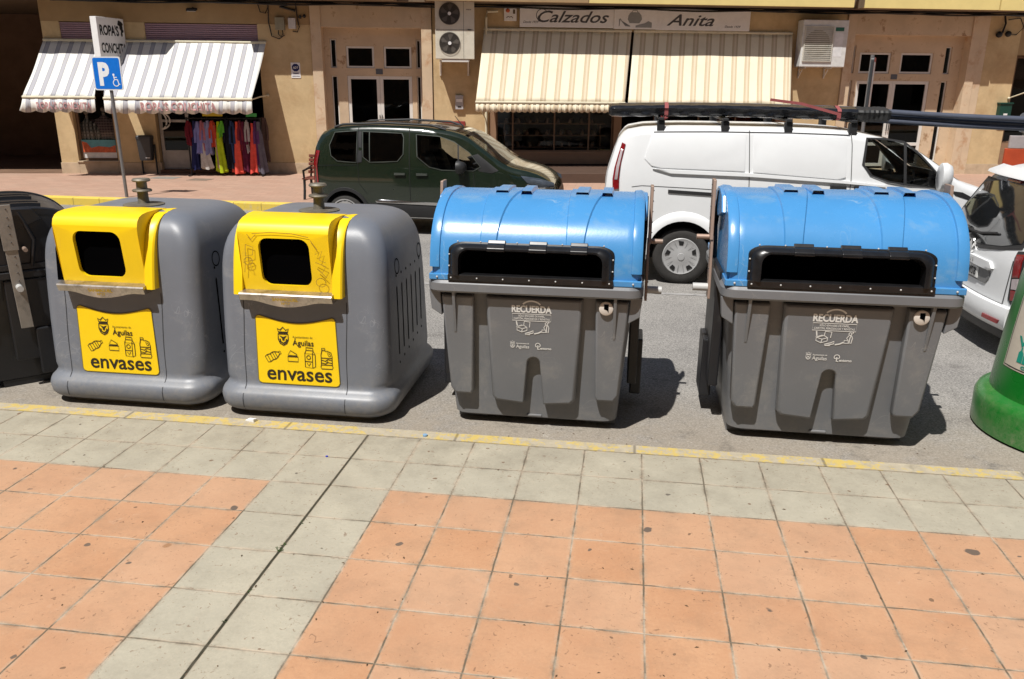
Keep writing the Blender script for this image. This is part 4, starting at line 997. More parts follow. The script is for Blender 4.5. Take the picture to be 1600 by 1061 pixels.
g.loft([arc(.47,.0), arc(.475,.05), arc(.55,.05), arc(.60,.0)], cap=False, closed=False); g.build('wheel_arch', M_whitep, t, smooth=60)
van.slab('sill', [(1.62,.48),(3.9,.48),(3.9,.32),(1.62,.32)], M_black_pl, t, -1, .02)
for sg in (-1, 1):
    van.slab('tail_light', [(.07,1.88),(.135,1.86),(.15,1.6),(.185,1.28),(.10,1.26),(.075,1.55)], M_tail, t, sg, .012)
    for wx in (1.09, 4.42): wheel(t, wx, sg*1.08, .385, .385, .26, 'hubcap', sg)
van.slab('tail_light_lens', [(.088,1.80),(.122,1.79),(.138,1.56),(.155,1.40),(.115,1.40),(.095,1.58)], pm('clear_lens', (.42,.36,.37), .2, var=.2), t, -1, .02)
van.slab('bumper', [(-.0,.9),(.35,.88),(.5,.62),(.5,.34),(0,.34)], M_whitep, t, -1, .03)
mirror(t, (4.27, -1.10, 1.54), (.17, .24, .36), M_whitep)
mirror(t, (4.27, 1.10, 1.54), (.17, .24, .36), M_whitep, 1)
g = MB(); g.add([], [])
for sg in (-1, 1): van.slab('headlamp', [(4.98,1.2),(5.3,1.05),(5.32,.88),(5.05,.98)], M_headl, t, sg, .01)
# small rear door hardware
g = MB(); g.box(-.02, .03, -.95, .95, .36, .62); g.build('rear_bumper', M_whitep, t, smooth=0, bevel=.02)
# roof rack
rack = thing('roof_rack', 'black crossbars of the roof rack on the white van', 'roof rack', (1.46, 6.90, ROAD))
for x in (.72, 1.55, 2.35, 3.15):
    g = MB(); g.box(x-.035, x+.035, -.98, .98, 2.17, 2.205); g.build('crossbar', M_black_pl, rack, smooth=0, bevel=.006)
    for sg in (-1, 1): g = MB(); g.box(x-.05, x+.05, sg*.9-.05, sg*.9+.05, 2.02, 2.168); g.build('foot', M_black_pl, rack, smooth=0, bevel=.01)
# pipes: a black wrapped bundle in front, thin blue grey pipes running on past the cab
pb = thing('pipe_bundle', 'long bundle of blue grey pipes strapped to the van roof and sticking out ahead', 'pipes', (1.46, 6.90, ROAD))
M_pipe = pm('blue_grey_pipe', (.075,.085,.115), .35, var=.1)
zof = lambda x: 2.30+.02*math.sin(x*1.1)-.045*max(0, x-3.2)
rp = random.Random(2)
for k, (dy, dz) in enumerate(((-.60,.035),(-.53,-.03),(-.47,.04),(-.41,-.02),(-.56,-.075),(-.35,.03))):
    g = MB(); g.tube([(x, dy+.006*math.sin(x*2+k), zof(x)+dz) for x in [.15+.3*i for i in range(23)]], .034, 10); g.build('pipe', M_pipe, pb, smooth=60)
g = MB(); g.box(0, 0, 0, 0, 0, 0); g = MB()
g.loft([[(5.35+q, -.48+.165*math.cos(a), zof(5.35)-.005+.125*math.sin(a)) for a in [2*PI*k/16 for k in range(16)]] for q in (0, .035)]); g.build('tape', pm('grey_tape', (.22,.24,.28), .4), pb)
wb = thing('wrapped_bundle', 'black corrugated bundle wrapped in plastic on the van roof, tied with red straps', 'bundle', (1.46, 6.90, ROAD))
g = MB()
def bsec(x, k):
    pts = []
    for i in range(20):
        a = 2*PI*i/20; rr_ = 1+.10*math.sin(a*5+1)+.04*math.sin(x*23+a*2)
        pts.append((x, -.62+.20*k*math.cos(a)*rr_, zof(min(x, 3.3))-.02+.086*k*math.sin(a)*rr_))
    return pts
g.loft([bsec(.02,.7)]+[bsec(.06+.055*i, 1) for i in range(64)]+[bsec(3.6,.92)]); g.build('wrap', pm('black_plastic', (.014,.015,.018), .22, var=.3, scale=18, bmp=.5, bscale=14), wb, smooth=60)
g = MB(); g.loft([bsec(3.22,1.03)]+[bsec(3.25+.03*i, 1.05+.07*(i % 2)) for i in range(12)]+[bsec(3.63,.9)]); g.build('end_cap', pm('rubber', (.02,.02,.02), .6, bmp=.6, bscale=20), wb, smooth=30)
M_strap = pm('red_strap', (.30,.075,.075), .8)
for x in (.78, 2.98):
    g = MB(); g.loft([[(p[0]+q, p[1], p[2]) for p in bsec(x, 1.06)] for q in (-.02, .03)], cap=False); g.build('strap', M_strap, wb, smooth=60)
g = MB(); g.ribbon([(2.1,.13),(2.5,.09),(3.0,-.03)], .035, lambda a, b: (a, -.845-.01*b, zof(a)+b)); g.build('strap', M_strap, wb, smooth=0); g = MB(); g.tube([(.78,-.85,2.21),(.74,-.88,2.16),(.80,-.89,2.2),(.72,-.87,2.22),(.77,-.88,2.12),(.66,-.9,2.03)], .012, 6); g.build('strap', M_strap, wb, smooth=0)

# --- dark green car at the far kerb
t = thing('parked_car', 'dark green high-roofed car parked in front of the left marble doorway', 'car', (-3.87, 9.78, ROAD))
gc = Car(t, 4.46, .98, [(0,1.64),(.05,1.75),(.14,1.83),(.4,1.90),(1.2,1.945),(1.9,1.93),(2.45,1.87),(2.78,1.79),(3.1,1.59),(3.52,1.31),(3.68,1.25),(3.95,1.19),(4.2,1.09),(4.36,.96),(4.43,.78),(4.46,.55)],
         [(0,.90),(.06,.96),(.22,1),(3.4,1),(3.8,.97),(4.2,.86),(4.46,.66)], 1.22, 1.92, .17, .27, lean=.16, rbar=.05, rr=.15, crown=.08)
W1 = [(.38,1.77),(.87,1.80),(.87,1.265),(.50,1.285),(.37,1.37),(.31,1.55)]
W2 = [(.98,1.79),(1.69,1.77),(1.72,1.70),(1.72,1.42),(1.62,1.30),(1.12,1.275),(1.0,1.36)]
W3 = [(1.95,1.755),(2.35,1.73),(2.62,1.645),(2.9,1.47),(3.10,1.235),(2.98,1.165),(2.42,1.17),(2.2,1.215),(1.98,1.38)]
gc.body(M_greenp, (.5, 3.5, .55), [W3], (2.80, 3.50, .10), [(.62,.345),(3.62,.345)], .42)
M_chl = pm('satin_chrome', (.17,.19,.17), .3, .8, var=.05)
for sg in (-1, 1):
    gc.pane('side_window', W1, M_priv, t, sg, .003, M_chl if sg < 0 else None, .012); gc.pane('side_window', W2, M_priv, t, sg, .003, M_chl if sg < 0 else None, .012); gc.pane('side_window', W3, M_carglass, t, sg, .003, M_chl if sg < 0 else None, .012)
gc.line('window_bar', [(1.10,1.785),(1.12,1.28)], .018, M_chl, t, -1, .008)
gc.line('window_bar', [(2.70,1.60),(2.72,1.165)], .025, M_black_pl, t, -1, .008)
gc.slab('pillar_trim', [(.885,1.80),(.96,1.79),(.98,1.36),(.97,1.27),(.885,1.26)], M_black_pl, t, -1, .004)
gc.slab('pillar_trim', [(2.86,1.40),(3.08,1.16),(3.30,1.13),(3.42,1.18),(3.05,1.45)], M_black_pl, t, -1, .003)
gc.glass_front('windscreen', 2.80, 3.55, .08, M_carglass, t)
for x in (2.15, 1.0):
    for y in (-.45, .45): seat(t, x, y, .62, M_inner)
g = MB(); g.box(2.95, 3.45, -.85, .85, .85, 1.15); g.build('dashboard', M_inner, t, smooth=0, bevel=.04)
g = MB(); g.tube([(2.8+.05*math.cos(a), .42+.18*math.sin(a), 1.2+.18*math.cos(a)) for a in [2*PI*k/20 for k in range(21)]], .015, 8); g.build('steering_wheel', M_black_pl, t)
M_gap2 = flat('dark_gap', (.003,.004,.003), .8)
gc.line('panel_gap', [(.90,1.87),(.90,1.22),(.10,1.20)], .010, M_gap2, t); gc.line('panel_gap', [(.9,1.22),(.91,.9),(1.05,.72)], .008, M_gap2, t)
gc.line('panel_gap', [(1.82,1.86),(1.84,1.2),(1.84,.45)], .012, M_gap2, t); gc.line('panel_gap', [(2.98,1.12),(3.0,.8),(2.95,.4)], .012, M_gap2, t)
for x in (1.56, 1.96): gc.slab('handle', [(x,1.10),(x+.20,1.10),(x+.20,1.065),(x,1.06)], M_chl, t, -1, .03)
gc.slab('side_trim', [(1.20,.60),(1.30,.63),(2.95,.58),(2.95,.53),(1.22,.57)], M_chrome, t, -1, .02)
gc.slab('side_cladding', [(1.08,.565),(2.98,.525),(2.98,.30),(1.06,.30)], M_black_pl, t, -1, .012)
gc.line('sill_trim', [(1.1,.32),(2.95,.31)], .012, M_chrome, t, -1, .016)
g = MB(); n_ = 20; arc = lambda cx, rr_, e: [gc.onside(-1, e)(cx+rr_*math.cos(PI*k/n_), .345+rr_*math.sin(PI*k/n_)) for k in range(n_+1)]
for cx in (.62, 3.62): g = MB(); g.loft([arc(cx,.42,.0), arc(cx,.422,.018), arc(cx,.475,.018), arc(cx,.48,.0)], cap=False, closed=False); g.build('wheel_arch', M_black_pl, t, smooth=60)
for sg in (-1, 1):
    gc.slab('tail_light', [(.03,1.46),(.12,1.45),(.10,1.2),(.11,.86),(.0,.84)], M_tail, t, sg, .012)
    gc.slab('headlamp', [(3.80,1.10),(4.12,1.05),(4.36,.97),(4.38,.90),(4.1,.90),(3.92,.97)], M_headl, t, sg, .012)
    for wx in (.62, 3.62): wheel(t, wx, sg*.965, .345, .345, .22, 'alloy', sg)
    g = MB(); g.tube([(.45,sg*.80,1.855),(.6,sg*.80,1.905),(1.4,sg*.79,1.94),(2.2,sg*.77,1.91),(2.45,sg*.76,1.84)], .02, 8); g.build('roof_rail', M_black_pl, t)
g = MB()
rg = []
for k in range(13):
    x = 2.0+.06*k; hw_ = gc.side(x, smoothi(gc.top, x))-.16; rg.append([(x, hw_*(j/4-1), gc.roofz(x, hw_*(j/4-1))+.004) for j in range(9)])
g.loft(rg, cap=False, closed=False); g.build('roof_panel', pm('gloss_black', (.01,.011,.012), .12, coat=1), t, smooth=60)
gc.line('headlamp_trim', [(3.92,.95),(4.1,.885),(4.36,.885)], .02, M_chrome, t, -1, .018)
mirror(t, (2.78, -1.0, 1.23), (.17, .2, .22), M_black_pl); mirror(t, (2.78, 1.0, 1.23), (.17, .2, .22), M_black_pl, 1)
g = MB(); g.tube([(2.62,.0,1.84),(2.45,.0,2.05)], [.012,.005], 6); g.build('aerial', M_black_pl, t)
g = MB(); g.box(4.40, 4.50, -.6, .6, .3, .5); g.build('bumper', M_black_pl, t, smooth=0, bevel=.02)
g = MB(); g.tube([(4.30,.12*k,.98) for k in (-1,0,1)], .02, 8); g.build('badge', M_chrome, t)

# --- white car at the right, its tail towards us
t = thing('parked_car', 'white high-roofed car with its tail gate facing us, at the right edge', 'car', (5.50, 3.97, ROAD))
wc = Car(t, 4.6, 1.01, [(0,1.50),(.04,1.66),(.12,1.76),(.4,1.83),(1.2,1.89),(2.2,1.88),(2.8,1.80),(3.3,1.45),(3.7,1.25),(4.3,1.1),(4.55,.85),(4.6,.5)],
         [(0,.93),(.05,.97),(.2,1),(3.6,1),(4.2,.9),(4.6,.65)], 1.02, 1.86, .17, .26, lean=.42, rbar=.10, rr=.16, crown=.08)
wc.body(M_whitep, (.5, 3.3, .6), [], None, [(.85,.35),(3.7,.35)], .42)
def rear(y, z, e=0.):
    return wc.warp(-e, y, z)
def rpatch(name, poly, m, parent, e=.006, th=.0):
    p = wc.dense(poly, .06); cy = sum(q[0] for q in p)/len(p); cz = sum(q[1] for q in p)/len(p); n = len(p)
    g = MB(); rings = [[rear(cy+(y-cy)*k, cz+(z-cz)*k, e) for y, z in p] for k in (1,.8,.6,.4,.2)]
    if th: rings = [[rear(y, z, -.01) for y, z in p]]+[[rear(cy+(y-cy)*1.0, cz+(z-cz)*1.0, e-.004) for y, z in p]]+[[rear(cy+(y-cy)*.97, cz+(z-cz)*.95, e) for y, z in p]]+rings[1:]
    g.loft(rings, cap=False); g.add([rear(cy, cz, e)]+rings[-1], [(0, i+1, (i+1) % n+1) for i in range(n)])
    return g.build(name, m, parent, smooth=40)
rw = rpatch('rear_window', [(-.74,1.60),(-.3,1.66),(.3,1.66),(.74,1.60),(.84,1.32),(.85,1.17),(.6,1.10),(.2,1.05),(-.2,1.05),(-.6,1.10),(-.85,1.17),(-.84,1.32)], pm('tinted_window', (.012,.013,.014), .06, coat=1), t, .012)
rpatch('window_surround', [(-.80,1.66),(.80,1.66),(.90,1.30),(.90,1.12),(.6,1.06),(.2,1.00),(-.2,1.00),(-.6,1.06),(-.90,1.12),(-.90,1.30)], M_black_pl, t, .006)
g = MB(); g.loft([[wc.warp(x, y, z) for x, z in ((.0,1.70),(-.10,1.715),(-.10,1.74),(.1,1.80))] for y in [-.8+.1*k for k in range(17)]], cap=True); g.build('spoiler', M_whitep, t, smooth=60)
rpatch('brake_light', [(-.16,1.70),(.16,1.70),(.16,1.675),(-.16,1.675)], M_tail, t, .04, .02)
g = MB(); g.tube([rear(.25,1.14,.03), rear(-.1,1.15,.04), rear(-.42,1.20,.035)], .014, 6); g.ball(rear(.25,1.14,.03), .04); g.build('wiper', M_black_pl, t)
rpatch('panel_gap', [(-.86,1.0),(-.845,1.0),(-.80,.55),(-.815,.55)], M_gap, t, .004); rpatch('panel_gap', [(.86,1.0),(.845,1.0),(.80,.55),(.815,.55)], M_gap, t, .004); rpatch('panel_gap', [(-.8,.555),(.8,.555),(.8,.545),(-.8,.545)], M_gap, t, .004)
rpatch('trim', [(-.50,.92),(.50,.92),(.56,.86),(.5,.83),(-.5,.83),(-.56,.86)], M_whitep, t, .035, .03)
rpatch('plate_recess', [(-.50,.83),(.50,.83),(.52,.76),(.45,.68),(-.45,.68),(-.52,.76)], pm('recess_grey', (.16,.16,.16), .5), t, .008)
pl = rpatch('number_plate', [(-.28,.82),(.28,.82),(.28,.70),(-.28,.70)], pm('plate_white', (.62,.62,.60), .4), t, .02, .012)
fr_ = lambda a, b: rear(-a, b, .0245)
g = MB(); put_text(g, '1744 MSB', .02, .722, fr_, .46, h=.08, bold=.02); g.build('plate_number', M_black, pl, smooth=0)
g = MB(); g.patch([(-.28,.702),(-.235,.702),(-.235,.818),(-.28,.818)], lambda a, b: rear(-a, b, .0235)); g.build('plate_band', flat('eu_blue', (.01,.04,.35), .4), pl, smooth=0)
g = MB(); put_text(g, 'EXPRESS', 0, .858, lambda a, b: rear(-a, b, .041), .36, h=.038, bold=.03, spacing=1.5); g.build('badge_lettering', M_chrome, t, smooth=0)
g = MB(); g.ring([(0,1.075),(.075,.96),(0,.845+.0),(-.075,.96)][::1], [(0,1.02),(.036,.96),(0,.90),(-.036,.96)], lambda a, b: rear(a, b+.0, .03)); em = g.build('emblem', M_chrome, t, smooth=0); so = em.modifiers.new('s', 'SOLIDIFY'); so.thickness = .02
for sg in (-1, 1):
    rpatch('tail_light', [(sg*.86,1.10),(sg*.995,1.12),(sg*1.0,.62),(sg*.93,.58),(sg*.88,.62)], M_black_pl, t, .01, .02)
    rpatch('tail_light', [(sg*.885,1.07),(sg*.985,1.09),(sg*.985,.86),(sg*.90,.84)], M_tail, t, .022, .015); rpatch('tail_light', [(sg*.905,.83),(sg*.985,.85),(sg*.985,.74),(sg*.915,.73)], pm('clear_lens', (.42,.36,.37), .2, var=.2), t, .022, .015); rpatch('tail_light', [(sg*.915,.72),(sg*.985,.73),(sg*.985,.63),(sg*.93,.62)], M_tail, t, .022, .015)
    rpatch('reflector', [(sg*.62,.41),(sg*.90,.41),(sg*.88,.37),(sg*.62,.37)], M_tail, t, .075, .02)
    for wx in (.85, 3.7): wheel(t, wx, sg*1.0, .35, .35, .22, 'hubcap', sg)
g = MB(); g.loft([[wc.warp(x, y, z) for x, z in ((.05,.56),(-.05,.54),(-.065,.48),(-.06,.36),(-.02,.31),(.05,.31))] for y in [-.97+.0746*k for k in range(27)]], cap=True); g.build('bumper', M_whitep, t, smooth=60)
g = MB(); g.loft([[wc.warp(x, y, z) for x, z in ((.05,.315),(-.02,.31),(.0,.22),(.05,.2))] for y in [-.9+.1*k for k in range(19)]], cap=True); g.build('bumper', M_black_pl, t, smooth=60)
for sg in (-1, 1): wc.pane('side_window', [(.75,1.68),(1.6,1.72),(2.5,1.68),(2.95,1.35),(3.05,1.18),(.7,1.15)], M_priv, t, sg, .004)
wc.glass_front('windscreen', 2.82, 3.4, .08, M_priv, t)
# ------------------------------------------------------------------ waste containers on the near side
M_bolt = flat('bolt_white', (.48,.48,.47), .4)
M_boltd = flat('bolt_dark', (.07,.06,.055), .5)
M_steel = pm('weathered_steel', (.36,.255,.20), .55, .35, var=.15, scale=4, dirt=(.24,.19,.16), dlo=.5, dhi=.75, dscale=6)
M_blkpl = pm('gloss_black_plastic', (.010,.010,.011), .3, var=.3, scale=12)
M_void = pm('opening_dark', (.0015,.0015,.0018), 1, spec=0.)
M_grey = pm('grey_container_plastic', (.152,.159,.170), .48, var=.05, scale=3, bmp=.12, bscale=140, dirt=(.235,.23,.22), dlo=.55, dhi=.80, dscale=3, scratch=(.26,.255,.25), dust=((.30,.275,.24), .02, .26))
M_blue = pm('blue_lid_plastic', (.062,.25,.53), .27, var=.05, scale=2, bmp=.08, bscale=60, dirt=(.19,.33,.48), dlo=.55, dhi=.82, dscale=3.2, scratch=(.28,.42,.56))
M_blackbody = pm('black_container_plastic', (.012,.0125,.015), .45, var=.15, scale=3, bmp=.1, bscale=120, dirt=(.06,.058,.055), dlo=.6, dhi=.85, dscale=3)
M_blacklid = pm('black_lid_plastic', (.010,.011,.014), .35, var=.15, scale=3)
M_wh = flat('white_print', (.66,.66,.64), .6)
def lidp(t):
    """lid section: t 0 (front edge) .. 1 (rear edge) -> (y, z)"""
    a = PI*t; c, s = math.cos(a), math.sin(a)
    y = -.69*abs(c)**.78*(1 if c > 0 else -1); z = 1.225+.575*abs(s)**.80
    return y, z
def lid_n(t):
    y0, z0 = lidp(max(.0, t-.01)); y1, z1 = lidp(min(1, t+.01)); v = Vector((y1-y0, z1-z0)).normalized(); return -v.y, v.x
def lid_at(x, t, e=0.):
    y, z = lidp(t); ny, nz = lid_n(t)
    return (x, y+ny*e, z+nz*e)
SX = -.03              # the slot sits a little left of the middle
def front_y(z):            # recessed front wall
    return -.50-.115*(z-.02)/1.12
def panel_y(z):            # raised panels
    return -.565-.115*(z-.02)/1.12
def crest(g, x, z, s, fn):
    """small town crest: crown over a shield with a dark eagle"""
    def q(pts, wd, closed=False): g.ribbon([(x+a*s, z+b*s) for a, b in pts], wd*s, fn, closed)
    q([(-.42,.55),(-.5,.85),(-.25,.72),(0,.98),(.25,.72),(.5,.85),(.42,.55)], .09, True); q([(-.42,.50),(.42,.50)], .10)
    q([(-.45,.38),(.45,.38),(.45,-.1),(.3,-.45),(0,-.62),(-.3,-.45),(-.45,-.1)], .09, True)
    g.patch([(x+a*s, z+b*s) for a, b in ((-.35,.25),(0,.12),(.35,.25),(.12,.0),(.08,-.2),(-.08,-.2),(-.12,.0))], fn)
    q([(-.3,-.05),(-.25,-.3),(0,-.45),(.25,-.3),(.3,-.05)], .12)
def container(label, loc, sc, mats, prints=True, rz=0, arm_z=.98):
    M_arm = M_steel if prints else pm('grey_steel', (.30,.275,.245), .5, .4, var=.15, scale=4, dirt=(.17,.155,.14), dlo=.5, dhi=.75, dscale=6)
    mb, ml = mats
    t = thing('waste_container', label, 'container', loc, rz, 'paper containers with blue lids' if prints else None, sc)
    # body: slightly splayed tub, open at the top
    def sec(z, hw, yf, yb, r): return [(x, y, z) for x, y in rrect(-hw, hw, yf, yb, r, 4)]
    g = MB()
    o = [sec(.055,.61,-.455,.52,.10), sec(.08,.648,-.50,.55,.10), sec(.30,.665,-.525,.57,.10), sec(1.13,.735,front_y(1.13),.645,.10)]
    i = [sec(1.13,.70,front_y(1.13)+.04,.61,.08), sec(.12,.60,-.43,.5,.08)]
    g.loft(o+i); body = g.build('body', mb, t, smooth=40)
    # raised front panels with lips at the foot
    def pan(poly, nm='panel'):
        g = MB(); P = poly; cx = sum(p[0] for p in P)/len(P); cz = sum(p[1] for p in P)/len(P)
        def outp(x, z): return (cx+(x-cx)*.955, panel_y(z), cz+(z-cz)*.975)
        g.loft([[(x, front_y(z)+.02, z) for x, z in P], [(x, (front_y(z)+panel_y(z))/2-.01, z) for x, z in P], [outp(x, z) for x, z in P]])
        return g.build(nm, mb, body, smooth=30, bevel=.012, seg=2)
    arch = [(.048*math.cos(PI*k/8), .57+.048*math.sin(PI*k/8)) for k in range(9)]
    arch = [(x*(1 if True else 1), z) for x, z in arch]
    pan([(-.365,1.10),(-.325,.27),(-.30,.235),(-.078,.215)]+arch[::-1]+[(.078,.215),(.30,.235),(.325,.27),(.365,1.10)])
    pan([(-.70,1.10),(-.655,.33),(-.62,.275),(-.485,.275),(-.475,.31),(-.455,1.10)])
    pan([(.455,1.10),(.475,.31),(.485,.275),(.62,.275),(.655,.33),(.70,1.10)])
    g = MB(); g.box(-.06, .06, -.515, -.485, .085, .105)
    for x in (-.52, .52): g.box(x-.12, x+.12, -.36, .5, 0, .075)
    g.build('foot', mb, t, smooth=0, bevel=.006)
    # fins under the rim
    for x in (-.60, .60):
        g = MB(); g.prism([(panel_y(1.1)+.01, 1.13), (-.715, 1.13), (panel_y(.82)-.002, .80)], x-.011, x+.011, 'x'); g.build('fin', mb, body, smooth=0, bevel=.003)
    for sg in (-1, 1):
        for y in (-.25, .1, .5): g = MB(); g.prism([(sg*.73, 1.13), (sg*.79, 1.13), (sg*.715, .90)], y-.011, y+.011, 'y'); g.build('fin', mb, body, smooth=0, bevel=.003)
        g = MB(); g.prism([(sg*.71, 1.13), (sg*.795, 1.13), (sg*.78, .98), (sg*.70, .93)], -.66, -.58, 'y'); g.build('gusset', mb, body, smooth=0, bevel=.006)
    g = MB()
    def rim(z, hw, hd, r): return [(x, y, z) for x, y in rrect(-hw, hw, -hd, hd, r, 6)]
    g.loft([rim(1.125,.785,.715,.10), rim(1.14,.80,.73,.11), rim(1.195,.80,.73,.11), rim(1.215,.785,.715,.10), rim(1.215,.69,.60,.08), rim(1.125,.69,.60,.08)], cap=False)
    g.build('rim', mb, t, smooth=30)
    # lid: half barrel with a real slot in front
    HW = .772; OW = .555; T0, T1 = .022, .105
    xs = [-HW, -HW+.02, -HW+.06, -.66, SX-OW]+[SX-.5+.1*k for k in range(11)]+[SX+OW, .66, HW-.06, HW-.02, HW]
    ts = [0, T0, .045, .075, T1, .14, .18, .22]+[.26+.045*k for k in range(15)]+[.93, .97, 1.0]
    g = MB(); vs = []
    def edge(x):
        d = HW-abs(x); return 0 if d >= .06 else -.05*(1-math.sqrt(max(0, 1-((.06-d)/.06)**2)))
    for tt in ts:
        for x in xs: vs.append(lid_at(x, tt, edge(x)))
    n = len(xs); fs = []
    for a in range(len(ts)-1):
        for b in range(n-1):
            if prints and ts[a] < T1-1e-6 and SX-OW-1e-6 <= xs[b] < SX+OW-1e-6: continue
            fs.append((a*n+b, a*n+b+1, (a+1)*n+b+1, (a+1)*n+b))
    g.add(vs, fs)
    for b in (0, n-1):
        m_ = len(ts); g.add([vs[a*n+b] for a in range(m_)]+[(xs[b], 0, 1.225)], [(a, a+1, m_) for a in range(m_-1)])
    lid = g.build('lid', ml, t, smooth=40)
    # flange along the foot of the lid, end ribs, raised bands and hinge bumps
    for x0, x1, y0, y1 in ((-HW-.008, SX-OW-.03, -.712, -.682), (SX+OW+.03, HW+.008, -.712, -.682), (-HW-.012, -HW+.0, -.70, .70), (HW, HW+.012, -.70, .70)):
        bar('flange', ml, lid, x0, x1, y0, y1, 1.217, 1.262, bevel=.006)
    for sg in (-1, 1):
        g = MB(); g.loft([[(sg*x, y, z) for y, z in ((-.30,1.66),(-.22,1.775),(-.05,1.81),(.12,1.80),(.20,1.70),(-.05,1.60))] for x in (HW-.05, HW-.045, HW+.030)]); g.build('corner_block', ml, lid, smooth=30, bevel=.01)
    for sg in (-1, 1):
        g = MB(); rings = []
        for k in range(30):
            tt = .03+.94*k/29; rings.append([lid_at(sg*(HW-.075), tt, -.01), lid_at(sg*(HW-.065), tt, .012), lid_at(sg*(HW-.02), tt, .016), lid_at(sg*(HW+.006), tt, .004), lid_at(sg*(HW+.004), tt, -.05)])
        g.loft(rings, cap=True); g.build('end_rib', ml, lid, smooth=50)
    for xa, x0, x1 in ((-.40, -.29, -.16), (.23, .35, .50)):
        g = MB(); rings = []
        for k in range(22):
            tt = .125+.42*k/21; f = (k/21)**1.5; xb = x0+(x1-x0)*f; xl = xa-.02*f
            rings.append([lid_at(xl-.012, tt, -.006), lid_at(xl, tt, .011), lid_at(xb, tt, .011), lid_at(xb+.014, tt, -.006)])
        g.loft(rings, cap=True); g.build('band', ml, lid, smooth=40)
    for xa in (-.36, .26):
        for dx, w_ in ((0,.09), (.20,.07)):
            rings = [[lid_at(x, tt, e) for tt in (.44,.47,.50,.54,.58)] for x, e in ((xa+dx-.015,-.02),(xa+dx,.03),(xa+dx+w_,.03),(xa+dx+w_+.015,-.02))]
            g = MB(); g.loft(rings, cap=False, closed=False); g.build('hinge', ml, lid, smooth=30)
    if prints:
        # black slot surround: lower bar, two uprights and a hooded top in overlapping straps
        def fl(off):   # outline of the slot on the lid surface: (x, t)
            pts = []
            w_, r = OW+off, .09+off*.6
            for k in range(7): a = PI/2*k/6; pts.append((w_-r+r*math.cos(a), T1+off*.42-.035+ (.035)*math.sin(a)))
            up = [(w_, .0+T0-.012)]+pts
            return [(SX+x, tt) for x, tt in up]+[(SX-x, tt) for x, tt in up[::-1]]
        g = MB(); inner = fl(-.03); outer = fl(.052)
        rings = [[lid_at(x, tt, -.04) for x, tt in inner], [lid_at(x, tt, .060) for x, tt in inner], [lid_at(x, tt, .062) for x, tt in fl(-.015)], [lid_at(x, tt, .040) for x, tt in fl(.022)], [lid_at(x, tt, .016) for x, tt in fl(.035)], [lid_at(x, tt, .014) for x, tt in outer], [lid_at(x, tt, -.002) for x, tt in fl(.055)]]
        g.loft(rings, cap=False, closed=False); sl = g.build('slot_surround', M_blkpl, lid, smooth=40)
        for x0, x1 in ((-.345,-.215), (-.04,.09), (.26,.385)):
            rings = [[lid_at(x, tt, e) for tt, e in ((T1-.016,.0),(T1-.016,.068),(T1-.006,.070),(T1+.010,.048),(T1+.018,.026),(T1+.032,.018),(T1+.032,.0))] for x in (x0, x1)]
            g = MB(); g.loft(rings, cap=True); g.build('strap', M_blkpl, sl, smooth=0, bevel=.004)
        g = MB(); g.box(SX-OW-.052, SX+OW+.052, -.735, -.66, 1.219, 1.268); g.build('lower_bar', M_blkpl, sl, smooth=0, bevel=.006)
        studs('bolt', M_bolt, sl, [(SX-.58+.1933*k, -.737, 1.243) for k in range(7)]+[lid_at(x, tt, .016) for x in (SX-.60, SX+.60) for tt in (.035, .075)]+[lid_at(x, T1+.022, .016) for x in (-.57,-.40,-.13,.06,.20,.50)], .0065)
        studs('bolt', M_bolt, lid, [(x, -.714, 1.240) for x in (-.72, .72)], .008)
        g = MB(); g.loft([[(x, -.50, z) for x, z in ((-.66,1.1),(.66,1.1),(.66,1.62),(-.66,1.62))], [(x, -.49, z) for x, z in ((-.66,1.1),(.66,1.1),(.66,1.62),(-.66,1.62))]]); g.build('flap', M_void, lid, smooth=0)
    # lifting arms and side gear
    for sg in (-1, 1):
        g = MB()
        a = lambda x, y, z: (x, y+(.18 if prints else -.03)*(z-1.0), z)
        g.box(sg*.835-.012, sg*.835+.012, -.16, -.03, 1.42, 1.86, a); g.box(sg*.828-.010, sg*.828+.010, -.15, -.04, arm_z, 1.45, a)
        arm = g.build('lifting_arm', M_arm, t, smooth=0, bevel=.004)
        g = MB(); g.disc((sg*.83, .0, 1.43), .02, sg*.11, 14, 'x'); g.build('pin', M_steel, arm)
        g = MB(); g.disc((sg*.83, -.10, 1.06), .03, sg*.12, 14, 'x'); g.build('pin', M_bolt, arm)
        studs('bolt', M_boltd, arm, [(sg*.847, (-.005+.015*k if prints else -.10), 1.50+.08*k) for k in range(5)]+[(sg*.838, (-.085+.015*k if prints else -.09), 1.12+.08*k) for k in range(4)], .007)
        g = MB(); g.box(sg*.715, sg*.79, -.22, .35, .30, 1.12); g.box(sg*.74, sg*.83, -.02, .3, .14, .62); g.build('side_plate', M_blackbody, t, smooth=0, bevel=.012)
        g = MB(); g.box(sg*.775, sg*.80, -.5, .4, 1.22, 1.27); g.tube([(sg*.79,.05,1.25),(sg*.80,.1,1.5),(sg*.79,.0,1.78)], .02, 8); g.build('hinge_rod', M_blackbody, t, smooth=40)
    if prints:
        pf = lambda a, b: (a, panel_y(b)-.004, b)
        g = MB(); cx = -.015
        put_text(g, 'RECUERDA', cx, .985, pf, .30, h=.054, bold=.04)
        g.ribbon([(cx+.085*math.cos(R(a)), 1.00+.075*math.sin(R(a))) for a in range(40, 141, 10)], .012, pf)
        g.ribbon([(cx-.145,.972),(cx+.145,.972),(cx+.145,.918),(cx-.145,.918)], .005, pf, True)
        put_text(g, 'SÓLO ENVASES DE PAPEL,', cx, .949, pf, .20, h=.015, bold=.02); put_text(g, 'CARTÓN, PERIÓDICOS Y REVISTAS', cx, .927, pf, .27, h=.015, bold=.02)
